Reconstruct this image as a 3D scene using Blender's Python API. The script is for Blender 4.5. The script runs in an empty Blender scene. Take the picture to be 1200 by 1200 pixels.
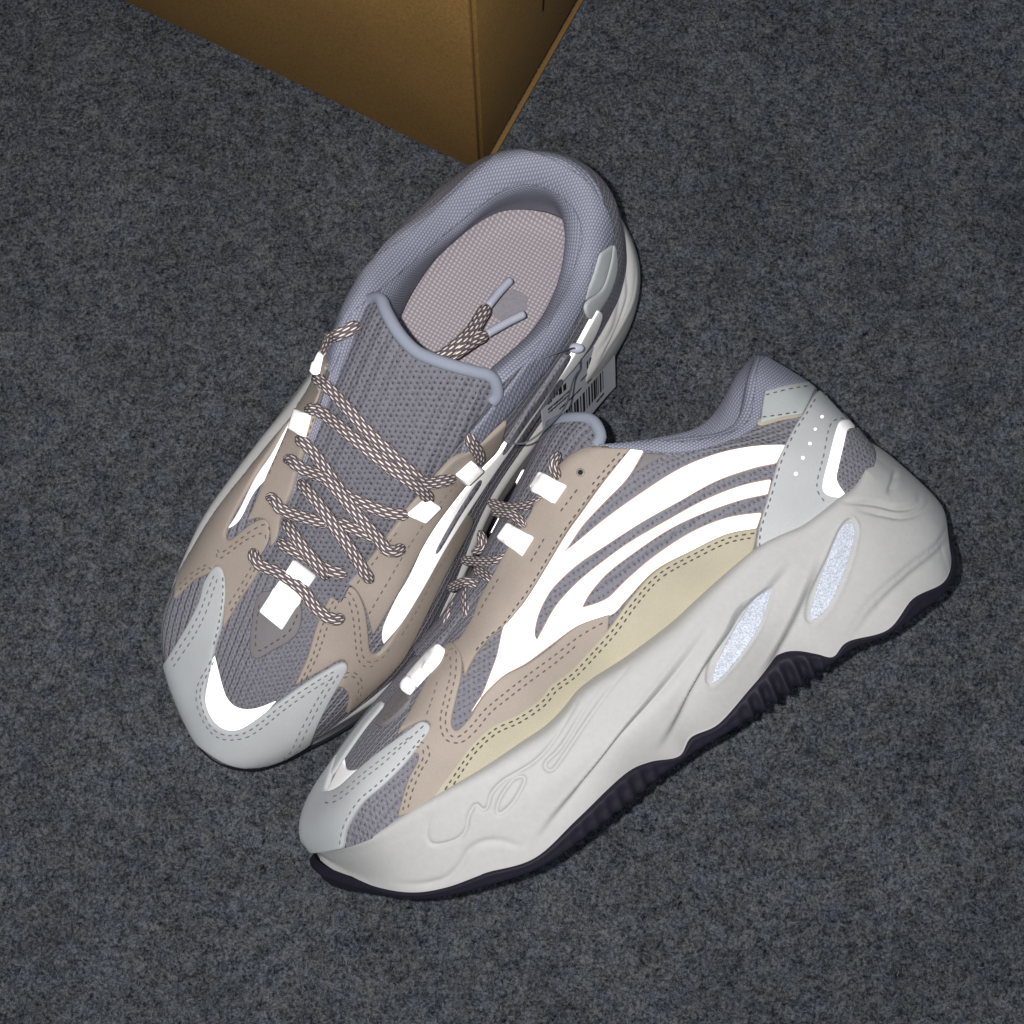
import bpy, bmesh, math, random
import numpy as np
from mathutils import Vector
from mathutils.bvhtree import BVHTree
from mathutils.geometry import delaunay_2d_cdt
random.seed(7); rng = np.random.default_rng(7)
S = bpy.context.scene
COL = S.collection

# ------------------------------------------------------------------ camera, world, lamp, exposure
TILT = math.radians(10)          # phone held about 60 cm above the carpet, looking almost straight down
CAM_R = np.array([[1, 0, 0], [0, math.cos(TILT), -math.sin(TILT)], [0, math.sin(TILT), math.cos(TILT)]])
CAM_P = CAM_R @ np.array([0, 0, 0.60])
FPX = 1496.0                      # focal length in photo pixels (photo 1200 px wide)
cd = bpy.data.cameras.new("camera"); cam = bpy.data.objects.new("camera", cd); COL.objects.link(cam)
cam.location = tuple(CAM_P); cam.rotation_euler = (TILT, 0, 0)
cd.sensor_width = 36; cd.lens = 36 * FPX / 1200; cd.clip_start = 0.01; cd.clip_end = 50
S.camera = cam
W = bpy.data.worlds.new("World"); S.world = W; W.use_nodes = True
bg = W.node_tree.nodes["Background"]; bg.inputs[0].default_value = (0.78, 0.87, 1.0, 1); bg.inputs[1].default_value = 0.20
ld = bpy.data.lights.new("phone_flash", 'POINT'); flash = bpy.data.objects.new("phone_flash", ld); COL.objects.link(flash)
flash.location = tuple(CAM_P + CAM_R @ np.array([-0.018, 0.006, 0.002]))
ld.energy = 10.5; ld.shadow_soft_size = 0.0028
ld.color = (1.0, 0.985, 0.97)
S.view_settings.view_transform = 'Standard'; S.view_settings.look = 'None'
S.view_settings.exposure = 0.0; S.view_settings.gamma = 1.0
S.render.resolution_x = 1024; S.render.resolution_y = 1024

# ------------------------------------------------------------------ small helpers
def lin(r, g, b):
    f = lambda c: (c / 255 / 12.92) if c / 255 <= 0.04045 else ((c / 255 + 0.055) / 1.055) ** 2.4
    return (f(r), f(g), f(b), 1)

def cr(pts, n, closed=False):
    """Catmull-Rom through rows of pts, n samples per span."""
    P = np.asarray(pts, float); m = len(P); out = []
    t = np.linspace(0, 1, n, endpoint=False)[:, None]
    for i in range(m if closed else m - 1):
        if closed: a, b, c, d = P[(i - 1) % m], P[i], P[(i + 1) % m], P[(i + 2) % m]
        else: a, b, c, d = P[max(i - 1, 0)], P[i], P[i + 1], P[min(i + 2, m - 1)]
        out.append(0.5 * (2 * b + (c - a) * t + (2 * a - 5 * b + 4 * c - d) * t ** 2 + (3 * b - a - 3 * c + d) * t ** 3))
    if not closed: out.append(P[-1][None])
    return np.concatenate(out)

def curve2(pts, step=3.0, closed=False):
    """Smooth plan polyline; a point given twice is a sharp corner."""
    P = [tuple(map(float, p)) for p in pts]
    corners = []; Q = []
    for p in P:
        if Q and Q[-1] == p: corners.append(len(Q) - 1)
        else: Q.append(p)
    if closed and not corners: C = cr(Q, 6, True)
    else:
        if closed:
            k = corners[0]; Q = Q[k:] + Q[:k + 1]; cs = sorted({(c - k) % (len(Q) - 1) for c in corners} | {0}) + [len(Q) - 1]
        else: cs = sorted(set([0] + corners + [len(Q) - 1]))
        C = [cr(Q[a:b + 1], 6)[:-1] for a, b in zip(cs[:-1], cs[1:]) if b > a]
        C = np.concatenate(C + ([] if closed else [np.array([Q[-1]])]))
    L = np.concatenate([C, C[:1]]) if closed else C
    d = np.r_[0, np.cumsum(np.linalg.norm(np.diff(L, axis=0), axis=1))]
    n = max(3, int(round(d[-1] / step)))
    s = np.linspace(0, d[-1], n, endpoint=not closed)
    return np.stack([np.interp(s, d, L[:, k]) for k in range(L.shape[1])], 1)

def mesh_obj(name, V, F, mat, parent=None, uv=None, smooth=True, base=(0, 0, 0)):
    me = bpy.data.meshes.new(name)
    V = np.asarray(V, float) - np.asarray(base)
    me.from_pydata([tuple(v) for v in V], [], [tuple(int(i) for i in f) for f in F])
    if uv is not None:
        l = me.uv_layers.new(name="UVMap"); li = np.zeros(len(me.loops), int); me.loops.foreach_get("vertex_index", li)
        l.data.foreach_set("uv", np.asarray(uv, float)[li].ravel())
    if smooth: me.polygons.foreach_set("use_smooth", [True] * len(me.polygons))
    me.materials.append(mat); me.update()
    o = bpy.data.objects.new(name, me); COL.objects.link(o)
    if parent is not None: o.parent = parent
    return o

def thing(name, label, cat, loc, group=None):
    o = bpy.data.objects.new(name, None); COL.objects.link(o); o.location = loc; o.empty_display_size = 0.02
    o['label'] = label; o['category'] = cat
    if group: o['group'] = group
    return o

def ray(px, py): return CAM_R @ np.array([(px - 600) / FPX, (600 - py) / FPX, -1.0])
def to_px(V):
    Q = (V - CAM_P) @ CAM_R; return np.stack([600 - FPX * Q[:, 0] / Q[:, 2], 600 + FPX * Q[:, 1] / Q[:, 2]], 1)

class Surf:
    """A raycast target with smooth normals."""
    def __init__(s, parts):
        Vs, Fs, k = [], [], 0
        for V, F in parts:
            Vs.append(np.asarray(V, float))
            for f in F:
                f = [int(i) + k for i in f]; Fs.append(f[:3])
                if len(f) == 4: Fs.append([f[0], f[2], f[3]])
            k += len(V)
        s.V = np.concatenate(Vs); s.F = np.array(Fs)
        a, b, c = (s.V[s.F[:, i]] for i in range(3)); n = np.cross(b - a, c - a)
        s.N = np.zeros_like(s.V)
        for i in range(3): np.add.at(s.N, s.F[:, i], n)
        s.N /= np.linalg.norm(s.N, axis=1)[:, None] + 1e-12
        s.bvh = BVHTree.FromPolygons([Vector(v) for v in s.V], [list(f) for f in s.F])
    def normal(s, p, fi, d):
        f = s.F[fi]; A = s.V[f]; w = np.array([np.linalg.norm(np.cross(A[(i + 1) % 3] - p, A[(i + 2) % 3] - p)) for i in range(3)])
        n = (w[:, None] * s.N[f]).sum(0); n /= np.linalg.norm(n) + 1e-12
        return -n if n @ d > 0 else n
    def hit(s, px, py):
        return s.bvh.ray_cast(Vector(CAM_P), Vector(ray(px, py)).normalized())[0] is not None
    def at(s, px, py, last=None):
        d = ray(px, py); d /= np.linalg.norm(d); o = CAM_P
        h = s.bvh.ray_cast(Vector(o), Vector(d))
        h_miss = h[0] is None
        if not h_miss: p = np.array(h[0]); fi = h[2]
        else:
            t = np.linalg.norm(last - o) if last is not None else 0.54
            for _ in range(4):
                h = s.bvh.find_nearest(Vector(o + d * t)); p = np.array(h[0]); fi = h[2]; t = (p - o) @ d
        s.miss = h_miss; return p, s.normal(p, fi, d), d

# ------------------------------------------------------------------ materials
def node_mat(name):
    m = bpy.data.materials.new(name); m.use_nodes = True; nt = m.node_tree
    b = nt.nodes["Principled BSDF"]; b.inputs["Specular IOR Level"].default_value = 0.25
    return m, nt, b
def N(nt, typ, **kw):
    n = nt.nodes.new(typ)
    for k, v in kw.items():
        if k.startswith('i_'): n.inputs[k[2:].replace('_', ' ')].default_value = v
        else: setattr(n, k, v)
    return n
def ramp(nt, fac, stops):
    r = nt.nodes.new("ShaderNodeValToRGB"); e = r.color_ramp.elements
    while len(e) < len(stops): e.new(0.5)
    for el, (p, c) in zip(e, stops): el.position = p; el.color = c
    nt.links.new(fac, r.inputs[0]); return r
def mixc(nt, fac, a, b, mode='MIX'):
    m = nt.nodes.new("ShaderNodeMix"); m.data_type = 'RGBA'; m.blend_type = mode
    for s, v in ((0, fac), (6, a), (7, b)):
        if hasattr(v, 'default_value') and not isinstance(v, (tuple, float)): nt.links.new(v, m.inputs[s])
        else: m.inputs[s].default_value = v
    return m.outputs[2]
def math_(nt, op, a, b=0.0, c=None):
    m = nt.nodes.new("ShaderNodeMath"); m.operation = op
    for i, v in enumerate((a, b) if c is None else (a, b, c)):
        if isinstance(v, (int, float)): m.inputs[i].default_value = v
        else: nt.links.new(v, m.inputs[i])
    return m.outputs[0]
def bump(nt, b, h, strength=0.5, dist=0.001):
    n = nt.nodes.new("ShaderNodeBump"); n.inputs["Strength"].default_value = strength; n.inputs["Distance"].default_value = dist
    nt.links.new(h, n.inputs["Height"]); nt.links.new(n.outputs[0], b.inputs["Normal"]); return n
def scale_c(c, k): return (c[0] * k, c[1] * k, c[2] * k, 1)

def leather(name, col, rough=0.55, grain=2600, var=0.10, bs=0.25):
    m, nt, b = node_mat(name); tc = N(nt, "ShaderNodeTexCoord")
    n1 = N(nt, "ShaderNodeTexNoise", i_Scale=38.0, i_Detail=5.0); nt.links.new(tc.outputs["Object"], n1.inputs["Vector"])
    n2 = N(nt, "ShaderNodeTexNoise", i_Scale=float(grain), i_Detail=3.0); nt.links.new(tc.outputs["Object"], n2.inputs["Vector"])
    r = ramp(nt, n1.outputs[0], [(0.3, scale_c(col, 1 - var)), (0.7, scale_c(col, 1 + var * 0.6))])
    g = ramp(nt, n2.outputs[0], [(0.3, (0.9, 0.9, 0.9, 1)), (0.7, (1.03, 1.03, 1.03, 1))])
    nt.links.new(mixc(nt, 1.0, r.outputs[0], g.outputs[0], 'MULTIPLY'), b.inputs["Base Color"])
    b.inputs["Roughness"].default_value = rough
    h = math_(nt, 'ADD', n2.outputs[0], math_(nt, 'MULTIPLY', n1.outputs[0], 3.0))
    bump(nt, b, h, bs, 0.0004); return m

def knit(name, col, dark, pitch=0.30, depth=0.8, hole=0.16, rows=1.0, ridge=1.0):
    """Knitted mesh: staggered cells with small holes. UV in cm."""
    m, nt, b = node_mat(name); uv = N(nt, "ShaderNodeUVMap")
    mp = N(nt, "ShaderNodeMapping"); mp.inputs["Scale"].default_value = (1 / pitch, rows / pitch, 1); nt.links.new(uv.outputs[0], mp.inputs[0])
    wob = N(nt, "ShaderNodeTexNoise", i_Scale=0.9, i_Detail=3.0); nt.links.new(mp.outputs[0], wob.inputs["Vector"])
    ad = nt.nodes.new("ShaderNodeVectorMath"); ad.operation = 'MULTIPLY_ADD'
    nt.links.new(wob.outputs[1], ad.inputs[0]); ad.inputs[1].default_value = (0.75, 0.75, 0); nt.links.new(mp.outputs[0], ad.inputs[2])
    sp = N(nt, "ShaderNodeSeparateXYZ"); nt.links.new(ad.outputs[0], sp.inputs[0])
    fl = math_(nt, 'FLOOR', sp.outputs[1]); odd = math_(nt, 'MODULO', fl, 2.0)
    fx = math_(nt, 'FRACT', math_(nt, 'ADD', sp.outputs[0], math_(nt, 'MULTIPLY', odd, 0.5))); fy = math_(nt, 'FRACT', sp.outputs[1])
    dx = math_(nt, 'SUBTRACT', fx, 0.5); dy = math_(nt, 'SUBTRACT', fy, 0.5)
    r2 = math_(nt, 'SQRT', math_(nt, 'ADD', math_(nt, 'MULTIPLY', dx, dx), math_(nt, 'MULTIPLY', math_(nt, 'MULTIPLY', dy, dy), 1.3)))
    fib = N(nt, "ShaderNodeTexNoise", i_Scale=7.0, i_Detail=4.0, i_Roughness=0.7); nt.links.new(mp.outputs[0], fib.inputs["Vector"])
    rr = math_(nt, 'ADD', r2, math_(nt, 'MULTIPLY', math_(nt, 'SUBTRACT', fib.outputs[0], 0.5), 0.62))
    c = ramp(nt, rr, [(hole, dark), (hole + 0.13, scale_c(col, 0.88)), (0.6, scale_c(col, 1.1))])  # dark tone painted into the holes, standing for the shade of their depth
    f2 = ramp(nt, fib.outputs[0], [(0.3, (0.72, 0.72, 0.72, 1)), (0.7, (1.18, 1.18, 1.18, 1))])
    nt.links.new(mixc(nt, 1.0, c.outputs[0], f2.outputs[0], 'MULTIPLY'), b.inputs["Base Color"])
    b.inputs["Roughness"].default_value = 0.85; b.inputs["Specular IOR Level"].default_value = 0.1
    rid = math_(nt, 'MULTIPLY', math_(nt, 'SINE', math_(nt, 'MULTIPLY', math_(nt, 'ADD', sp.outputs[1], math_(nt, 'MULTIPLY', wob.outputs[0], 1.5)), math.pi * ridge)), 0.35)
    bump(nt, b, math_(nt, 'ADD', rr, rid), depth, 0.0014); return m

def ribbed(name, col, dark, px=0.17, py=0.13):
    """Collar lining: staggered lens shaped threads. UV in cm."""
    m, nt, b = node_mat(name); uv = N(nt, "ShaderNodeUVMap")
    mp = N(nt, "ShaderNodeMapping"); mp.inputs["Scale"].default_value = (1 / px, 1 / py, 1); nt.links.new(uv.outputs[0], mp.inputs[0])
    sp = N(nt, "ShaderNodeSeparateXYZ"); nt.links.new(mp.outputs[0], sp.inputs[0])
    odd = math_(nt, 'MODULO', math_(nt, 'FLOOR', sp.outputs[1]), 2.0)
    fx = math_(nt, 'SUBTRACT', math_(nt, 'FRACT', math_(nt, 'ADD', sp.outputs[0], math_(nt, 'MULTIPLY', odd, 0.5))), 0.5)
    fy = math_(nt, 'SUBTRACT', math_(nt, 'FRACT', sp.outputs[1]), 0.5)
    r2 = math_(nt, 'SQRT', math_(nt, 'ADD', math_(nt, 'MULTIPLY', fx, fx), math_(nt, 'MULTIPLY', fy, fy)))
    ns = N(nt, "ShaderNodeTexNoise", i_Scale=60.0, i_Detail=3.0); tc = N(nt, "ShaderNodeTexCoord"); nt.links.new(tc.outputs["Object"], ns.inputs["Vector"])
    c = ramp(nt, r2, [(0.25, scale_c(col, 1.12)), (0.55, dark)])
    f2 = ramp(nt, ns.outputs[0], [(0.3, (0.92, 0.92, 0.93, 1)), (0.7, (1.06, 1.06, 1.05, 1))])
    nt.links.new(mixc(nt, 1.0, c.outputs[0], f2.outputs[0], 'MULTIPLY'), b.inputs["Base Color"])
    b.inputs["Roughness"].default_value = 0.8
    bump(nt, b, math_(nt, 'SUBTRACT', 1.0, r2), 0.6, 0.0008); return m

def add_retro(nt, b, fac, tint=(1, 0.97, 0.94, 1), rough=0.5):
    """Glass-bead retroreflector: throws lamp light back towards where it came from."""
    gl = nt.nodes.new("ShaderNodeBsdfGlossy"); gl.inputs["Roughness"].default_value = rough; gl.inputs["Color"].default_value = tint
    ge = nt.nodes.new("ShaderNodeNewGeometry"); nt.links.new(ge.outputs["Incoming"], gl.inputs["Normal"])
    mx = nt.nodes.new("ShaderNodeMixShader"); out = nt.nodes["Material Output"]
    dt = nt.nodes.new("ShaderNodeVectorMath"); dt.operation = 'DOT_PRODUCT'; nt.links.new(ge.outputs["Incoming"], dt.inputs[0]); nt.links.new(ge.outputs["Normal"], dt.inputs[1])
    eff = math_(nt, 'POWER', math_(nt, 'MAXIMUM', dt.outputs["Value"], 0.0), 1.8)      # bead film loses efficiency at steep entrance angles
    nt.links.new(math_(nt, 'MULTIPLY', eff, fac), mx.inputs[0])
    nt.links.new(b.outputs[0], mx.inputs[1]); nt.links.new(gl.outputs[0], mx.inputs[2]); nt.links.new(mx.outputs[0], out.inputs[0])

def retro(name, col=(0.75, 0.75, 0.76, 1), fac=0.5, speck=False):
    m, nt, b = node_mat(name); b.inputs["Base Color"].default_value = col; b.inputs["Roughness"].default_value = 0.5
    tc = N(nt, "ShaderNodeTexCoord"); ns = N(nt, "ShaderNodeTexNoise", i_Scale=1500.0, i_Detail=2.0, i_Roughness=0.8); nt.links.new(tc.outputs["Object"], ns.inputs["Vector"])
    if speck:
        r = ramp(nt, ns.outputs[0], [(0.35, (0.0, 0, 0, 1)), (0.75, (0.09, 0.09, 0.09, 1))])
        c = ramp(nt, ns.outputs[0], [(0.3, scale_c(col, 0.75)), (0.7, scale_c(col, 1.15))]); nt.links.new(c.outputs[0], b.inputs["Base Color"])
        add_retro(nt, b, r.outputs[0], (0.9, 0.95, 1, 1))
    else: add_retro(nt, b, fac)
    bump(nt, b, ns.outputs[0], 0.15, 0.0003); return m

def lace_mat(name):
    """Dark round lace with staggered reflective pick threads. UV: u along in cm, v around 0..1."""
    m, nt, b = node_mat(name); uv = N(nt, "ShaderNodeUVMap")
    mp = N(nt, "ShaderNodeMapping"); mp.inputs["Scale"].default_value = (1 / 0.44, 12, 1); nt.links.new(uv.outputs[0], mp.inputs[0])
    sp = N(nt, "ShaderNodeSeparateXYZ"); nt.links.new(mp.outputs[0], sp.inputs[0])
    row = math_(nt, 'FLOOR', sp.outputs[1]); odd = math_(nt, 'MODULO', row, 2.0)
    fx = math_(nt, 'SUBTRACT', math_(nt, 'FRACT', math_(nt, 'ADD', sp.outputs[0], math_(nt, 'MULTIPLY', odd, 0.5))), 0.5)
    fy = math_(nt, 'SUBTRACT', math_(nt, 'FRACT', sp.outputs[1]), 0.5)
    # slanted lens dash
    fx2 = math_(nt, 'ADD', fx, math_(nt, 'MULTIPLY', fy, 0.25))
    d = math_(nt, 'ADD', math_(nt, 'POWER', math_(nt, 'ABSOLUTE', math_(nt, 'MULTIPLY', fx2, 3.1)), 2.4), math_(nt, 'POWER', math_(nt, 'ABSOLUTE', math_(nt, 'MULTIPLY', fy, 4.6)), 2.4))
    msk = ramp(nt, d, [(0.55, (1, 1, 1, 1)), (0.95, (0, 0, 0, 1))])
    c = mixc(nt, msk.outputs[0], lin(116, 107, 113), lin(222, 206, 193)); nt.links.new(c, b.inputs["Base Color"])
    b.inputs["Roughness"].default_value = 0.8
    h = math_(nt, 'SUBTRACT', 1.0, d); bump(nt, b, h, 0.5, 0.0006)
    add_retro(nt, b, math_(nt, 'MULTIPLY', msk.outputs[0], 0.13), (1, 0.9, 0.82, 1)); return m

def simple(name, col, rough=0.5, noise=0.06, scale=300.0, bs=0.1):
    m, nt, b = node_mat(name); tc = N(nt, "ShaderNodeTexCoord")
    ns = N(nt, "ShaderNodeTexNoise", i_Scale=scale, i_Detail=5.0, i_Roughness=0.65); nt.links.new(tc.outputs["Object"], ns.inputs["Vector"])
    r = ramp(nt, ns.outputs[0], [(0.3, scale_c(col, 1 - noise)), (0.7, scale_c(col, 1 + noise))]); nt.links.new(r.outputs[0], b.inputs["Base Color"])
    b.inputs["Roughness"].default_value = rough; bump(nt, b, ns.outputs[0], bs, 0.0004); return m

M = dict(
    mesh=knit("grey_knit_mesh", lin(156, 154, 163), lin(88, 87, 96), 0.22, 0.9, 0.05, 1.15, 1.0),
    tongue=knit("grey_tongue_mesh", lin(152, 150, 160), lin(60, 58, 67), 0.20, 1.0, 0.08, 1.0, 0.667),
    lining=ribbed("blue_grey_lining", lin(156, 158, 173), lin(116, 118, 134), 0.135, 0.105),
    piping=leather("blue_grey_binding", lin(150, 155, 170), 0.8, 3500, 0.08, 0.5),
    greige=leather("greige_leather", lin(172, 159, 148)), cream=leather("cream_leather", lin(186, 178, 156)),
    pale=leather("pale_grey_suede", lin(196, 198, 199), 0.7, 3400, 0.07),
    cap=leather("off_white_leather", lin(190, 195, 195)), darkleather=leather("dark_grey_leather", lin(132, 127, 129), 0.5),
    foam=simple("off_white_foam", lin(188, 187, 185), 0.62, 0.035, 420.0, 0.10), rubber=simple("dark_navy_rubber", lin(30, 27, 39), 0.6, 0.12, 500.0, 0.2),
    retro=retro("reflective_film"), oval=retro("speckled_reflective_insert", lin(184, 190, 202), 0.05, True), lace=lace_mat("reflective_lace"),
    thread=simple("brown_thread", lin(122, 109, 100), 0.8), threadgrey=simple("grey_thread", lin(122, 124, 130), 0.8),
    threaddark=simple("dark_thread", lin(100, 90, 80), 0.8),
    fringe=simple('pink_film_edge', lin(196, 166, 152), 0.6), aglet=simple("frosted_plastic", lin(188, 190, 205), 0.35, 0.05), metal=simple("steel_eyelet", lin(150, 145, 140), 0.3),
    hole=simple("eyelet_hole_shade", lin(40, 34, 32), 0.8))

# insole: pinkish cloth with a woven lattice of pale dots
m, nt, b = node_mat("insole_cloth"); uv = N(nt, "ShaderNodeUVMap")
mp = N(nt, "ShaderNodeMapping"); mp.inputs["Scale"].default_value = (1 / 0.165, 1 / 0.165, 1); nt.links.new(uv.outputs[0], mp.inputs[0])
sp = N(nt, "ShaderNodeSeparateXYZ"); nt.links.new(mp.outputs[0], sp.inputs[0])
fx = math_(nt, 'SUBTRACT', math_(nt, 'FRACT', sp.outputs[0]), 0.5); fy = math_(nt, 'SUBTRACT', math_(nt, 'FRACT', sp.outputs[1]), 0.5)
dd = math_(nt, 'SQRT', math_(nt, 'ADD', math_(nt, 'MULTIPLY', fx, fx), math_(nt, 'MULTIPLY', fy, fy)))
rr = ramp(nt, dd, [(0.16, lin(205, 197, 201)), (0.36, lin(166, 157, 162)), (0.62, lin(148, 139, 145))]); nt.links.new(rr.outputs[0], b.inputs["Base Color"])
b.inputs["Roughness"].default_value = 0.75; bump(nt, b, math_(nt, 'SUBTRACT', 1.0, dd), 0.4, 0.0005); M['insole'] = m

# ------------------------------------------------------------------ carpet
m, nt, b = node_mat("felt_carpet"); tc = N(nt, "ShaderNodeTexCoord")
def nz(sc, det=6.0, ro=0.6, st=None):
    n = N(nt, "ShaderNodeTexNoise", i_Scale=float(sc), i_Detail=det, i_Roughness=ro)
    if st:
        mp = N(nt, "ShaderNodeMapping"); mp.inputs["Scale"].default_value = st; nt.links.new(tc.outputs["Object"], mp.inputs[0]); nt.links.new(mp.outputs[0], n.inputs["Vector"])
    else: nt.links.new(tc.outputs["Object"], n.inputs["Vector"])
    return n.outputs[0]
big, mid, fine, tiny = nz(22, 5), nz(200, 6, 0.75), nz(620, 6, 0.78), nz(1600, 3, 0.7)
vo = N(nt, "ShaderNodeTexVoronoi", i_Scale=760.0); vo.distance = 'EUCLIDEAN'
dst = nt.nodes.new("ShaderNodeVectorMath"); dst.operation = 'MULTIPLY_ADD'
wn = N(nt, "ShaderNodeTexNoise", i_Scale=260.0, i_Detail=4.0); nt.links.new(tc.outputs["Object"], wn.inputs["Vector"])
nt.links.new(wn.outputs[1], dst.inputs[0]); dst.inputs[1].default_value = (0.006, 0.006, 0); nt.links.new(tc.outputs["Object"], dst.inputs[2]); nt.links.new(dst.outputs[0], vo.inputs["Vector"])
s = math_(nt, 'ADD', math_(nt, 'MULTIPLY', mid, 0.45), math_(nt, 'ADD', math_(nt, 'MULTIPLY', fine, 0.75), math_(nt, 'MULTIPLY', tiny, 0.25)))
s = math_(nt, 'ADD', s, math_(nt, 'MULTIPLY', math_(nt, 'SUBTRACT', 0.45, vo.outputs["Distance"]), 0.15))
r = ramp(nt, s, [(0.50, lin(14, 16, 20)), (0.59, lin(50, 53, 59)), (0.70, lin(99, 103, 109)), (0.85, lin(154, 157, 162)), (1.0, lin(165, 167, 170))])
hue = ramp(nt, nz(75, 5, 0.75), [(0.36, (1.06, 1.01, 0.94, 1)), (0.5, (1, 1, 1, 1)), (0.64, (0.94, 0.99, 1.07, 1))])
bgv = ramp(nt, big, [(0.3, (0.78, 0.78, 0.79, 1)), (0.7, (1.2, 1.2, 1.2, 1))])
c = mixc(nt, 1.0, mixc(nt, 1.0, r.outputs[0], hue.outputs[0], 'MULTIPLY'), bgv.outputs[0], 'MULTIPLY'); nt.links.new(c, b.inputs["Base Color"])
b.inputs["Roughness"].default_value = 0.95; b.inputs["Specular IOR Level"].default_value = 0.05; bump(nt, b, s, 1.0, 0.0035)
n = 120; g = np.linspace(-0.6, 0.6, n); X, Y = np.meshgrid(g, g)
Z = -0.0016 + 0.0006 * np.sin(X * 61 + Y * 23) * np.sin(Y * 47 - X * 31)
V = np.stack([X.ravel(), Y.ravel(), Z.ravel()], 1); F = [(i * n + j, i * n + j + 1, (i + 1) * n + j + 1, (i + 1) * n + j) for i in range(n - 1) for j in range(n - 1)]
carpet = mesh_obj("carpet", V, F, m); carpet['kind'] = 'structure'; carpet['label'] = 'dark blue grey felt carpet under the sneakers and the box'

# loose felt fibres lying on the carpet
nf = 42000; fx_, fy_ = rng.uniform(-0.27, 0.27, nf), rng.uniform(-0.24, 0.31, nf); an = rng.uniform(0, 2 * math.pi, nf); ln = rng.uniform(0.0010, 0.0032, nf); bd = rng.normal(0, 0.7, nf); wd = rng.uniform(0.00005, 0.00010, nf)
V = []; lift_ = np.abs(rng.normal(0.0006, 0.0006, nf))
px_, py_ = fx_.copy(), fy_.copy()
for k in range(4):
    a_ = an + bd * k / 3; nx_, ny_ = -np.sin(a_) * wd, np.cos(a_) * wd; z_ = -0.0012 + lift_ * (0.2, 1.0, 1.1, 0.3)[k] + 0.0003
    V += [np.stack([px_ + nx_, py_ + ny_, z_], 1), np.stack([px_ - nx_, py_ - ny_, z_], 1)]
    px_ = px_ + np.cos(a_) * ln / 3; py_ = py_ + np.sin(a_) * ln / 3
V = np.stack(V, 1).reshape(-1, 3); i0 = (np.arange(nf) * 8)[:, None]
F = np.concatenate([i0 + np.array([[2 * k, 2 * k + 1, 2 * k + 3, 2 * k + 2]]) for k in range(3)])
fib = mesh_obj("carpet_fibres", V, F, simple("dark_felt_fibre", lin(58, 61, 67), 0.9))
for nm, cc in (("mid_felt_fibre", lin(92, 95, 101)), ("light_felt_fibre", lin(136, 138, 142)), ("warm_felt_fibre", lin(104, 98, 90))): fib.data.materials.append(simple(nm, cc, 0.9))
mi = rng.choice([0, 1, 2, 3], nf, p=[0.46, 0.36, 0.07, 0.11]); fib.data.polygons.foreach_set("material_index", np.tile(mi, 3).astype(np.int32))
fib['kind'] = 'stuff'; fib['label'] = 'loose grey felt fibres of the carpet'

# ------------------------------------------------------------------ shoe form (mm; x toe to heel, y to the outer side, z up)
# keys run round the shoe: toe, outer side L1..L9, heel, inner side M9..M1
FEATHER = [(4,4,38),(10,26,38),(36,53,38),(77,59,36),(110,54.5,36),(150,45,40),(190,44,46),(230,46,50),(262,42,49),(283,28,57),(291,-4,62),
           (282,-33,57),(260,-45,52),(225,-46,50),(185,-42,47),(150,-40,44),(110,-45,41),(77,-45,40),(36,-29,41),(12,-14,38)]
UP1 = [(6,4,50),(16,24,51),(42,51,55),(80,56,57),(112,52,60),(152,43.5,66),(190,44,76),(226,45,74),(258,40,74),(279,26,77),(289,-4,80),
       (280,-31,77),(256,-43,74),(220,-44,72),(185,-39,74),(150,-35,66),(112,-41,60),(80,-41,57),(42,-27,55),(17,-12,51)]
UP2 = [(42,5,70),(48,22,69),(62,38,70),(90,46,76),(116,43.5,82),(152,39,92),(186,42,104),(218,43,95),(250,37,87),(272,24,94),(285,-4,96),
       (277,-29,95),(250,-40,88),(218,-41,94),(186,-35,102),(152,-28,91),(116,-28,82),(90,-29,76),(62,-20,70),(48,-10,69)]
OPEN = [(92,6,86),(93,12,86),(96,18,86),(104,22,89),(120,25,96),(150,29,110),(180,35,121),(212,40,107),(241,33,97),(264,20,109),(276,-4,113),
        (270,-26,109),(245,-36,98),(215,-37,106),(182,-30,120),(150,-19,108),(120,-15,96),(104,-12,89),(96,-8,86),(93,-1,86)]
RIM = [(92,6,85),(94,11,85),(98,16,85),(105,20,88),(121,22,95),(151,26,109),(181,30,121),(212,35,109),(240,28,99),(260,16,112),(271,-4,116),
       (265,-21,112),(243,-31,100),(215,-32,108),(182,-25,120),(151,-17,107),(121,-13,95),(105,-10,88),(98,-7,85),(94,-1,85)]
IN1 = [(93,6,80),(95,10,80),(100,14,80),(107,18,82),(122,20,88),(151,22,100),(181,24,108),(211,27,98),(236,21,90),(254,11,100),(264,-4,104),
       (258,-16,100),(239,-24,90),(213,-26,96),(181,-20,108),(151,-14,98),(122,-11,88),(107,-9,82),(100,-6,80),(95,-1,80)]
IN2 = [(95,6,70),(98,10,70),(103,14,68),(110,18,66),(125,20,66),(151,23,68),(181,26,70),(211,30,68),(238,27,68),(260,15,72),(271,-4,74),
       (262,-17,68),(242,-26,66),(211,-26,66),(181,-21,70),(151,-15,68),(125,-12,66),(110,-10,66),(103,-6,68),(98,-1,70)]
SOCK = [(97,6,65),(101,10,63),(106,15,61),(113,19,59),(128,22,58),(152,26,57),(181,35,57),(211,35,57),(240,29,58),(264,17,59),(274,-4,60),(268,-17,59),(243,-27,58),(211,-25,57),(181,-23,57),(152,-18,57),(128,-14,58),(113,-11,59),(106,-7,61),(101,-1,63)]
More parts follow.
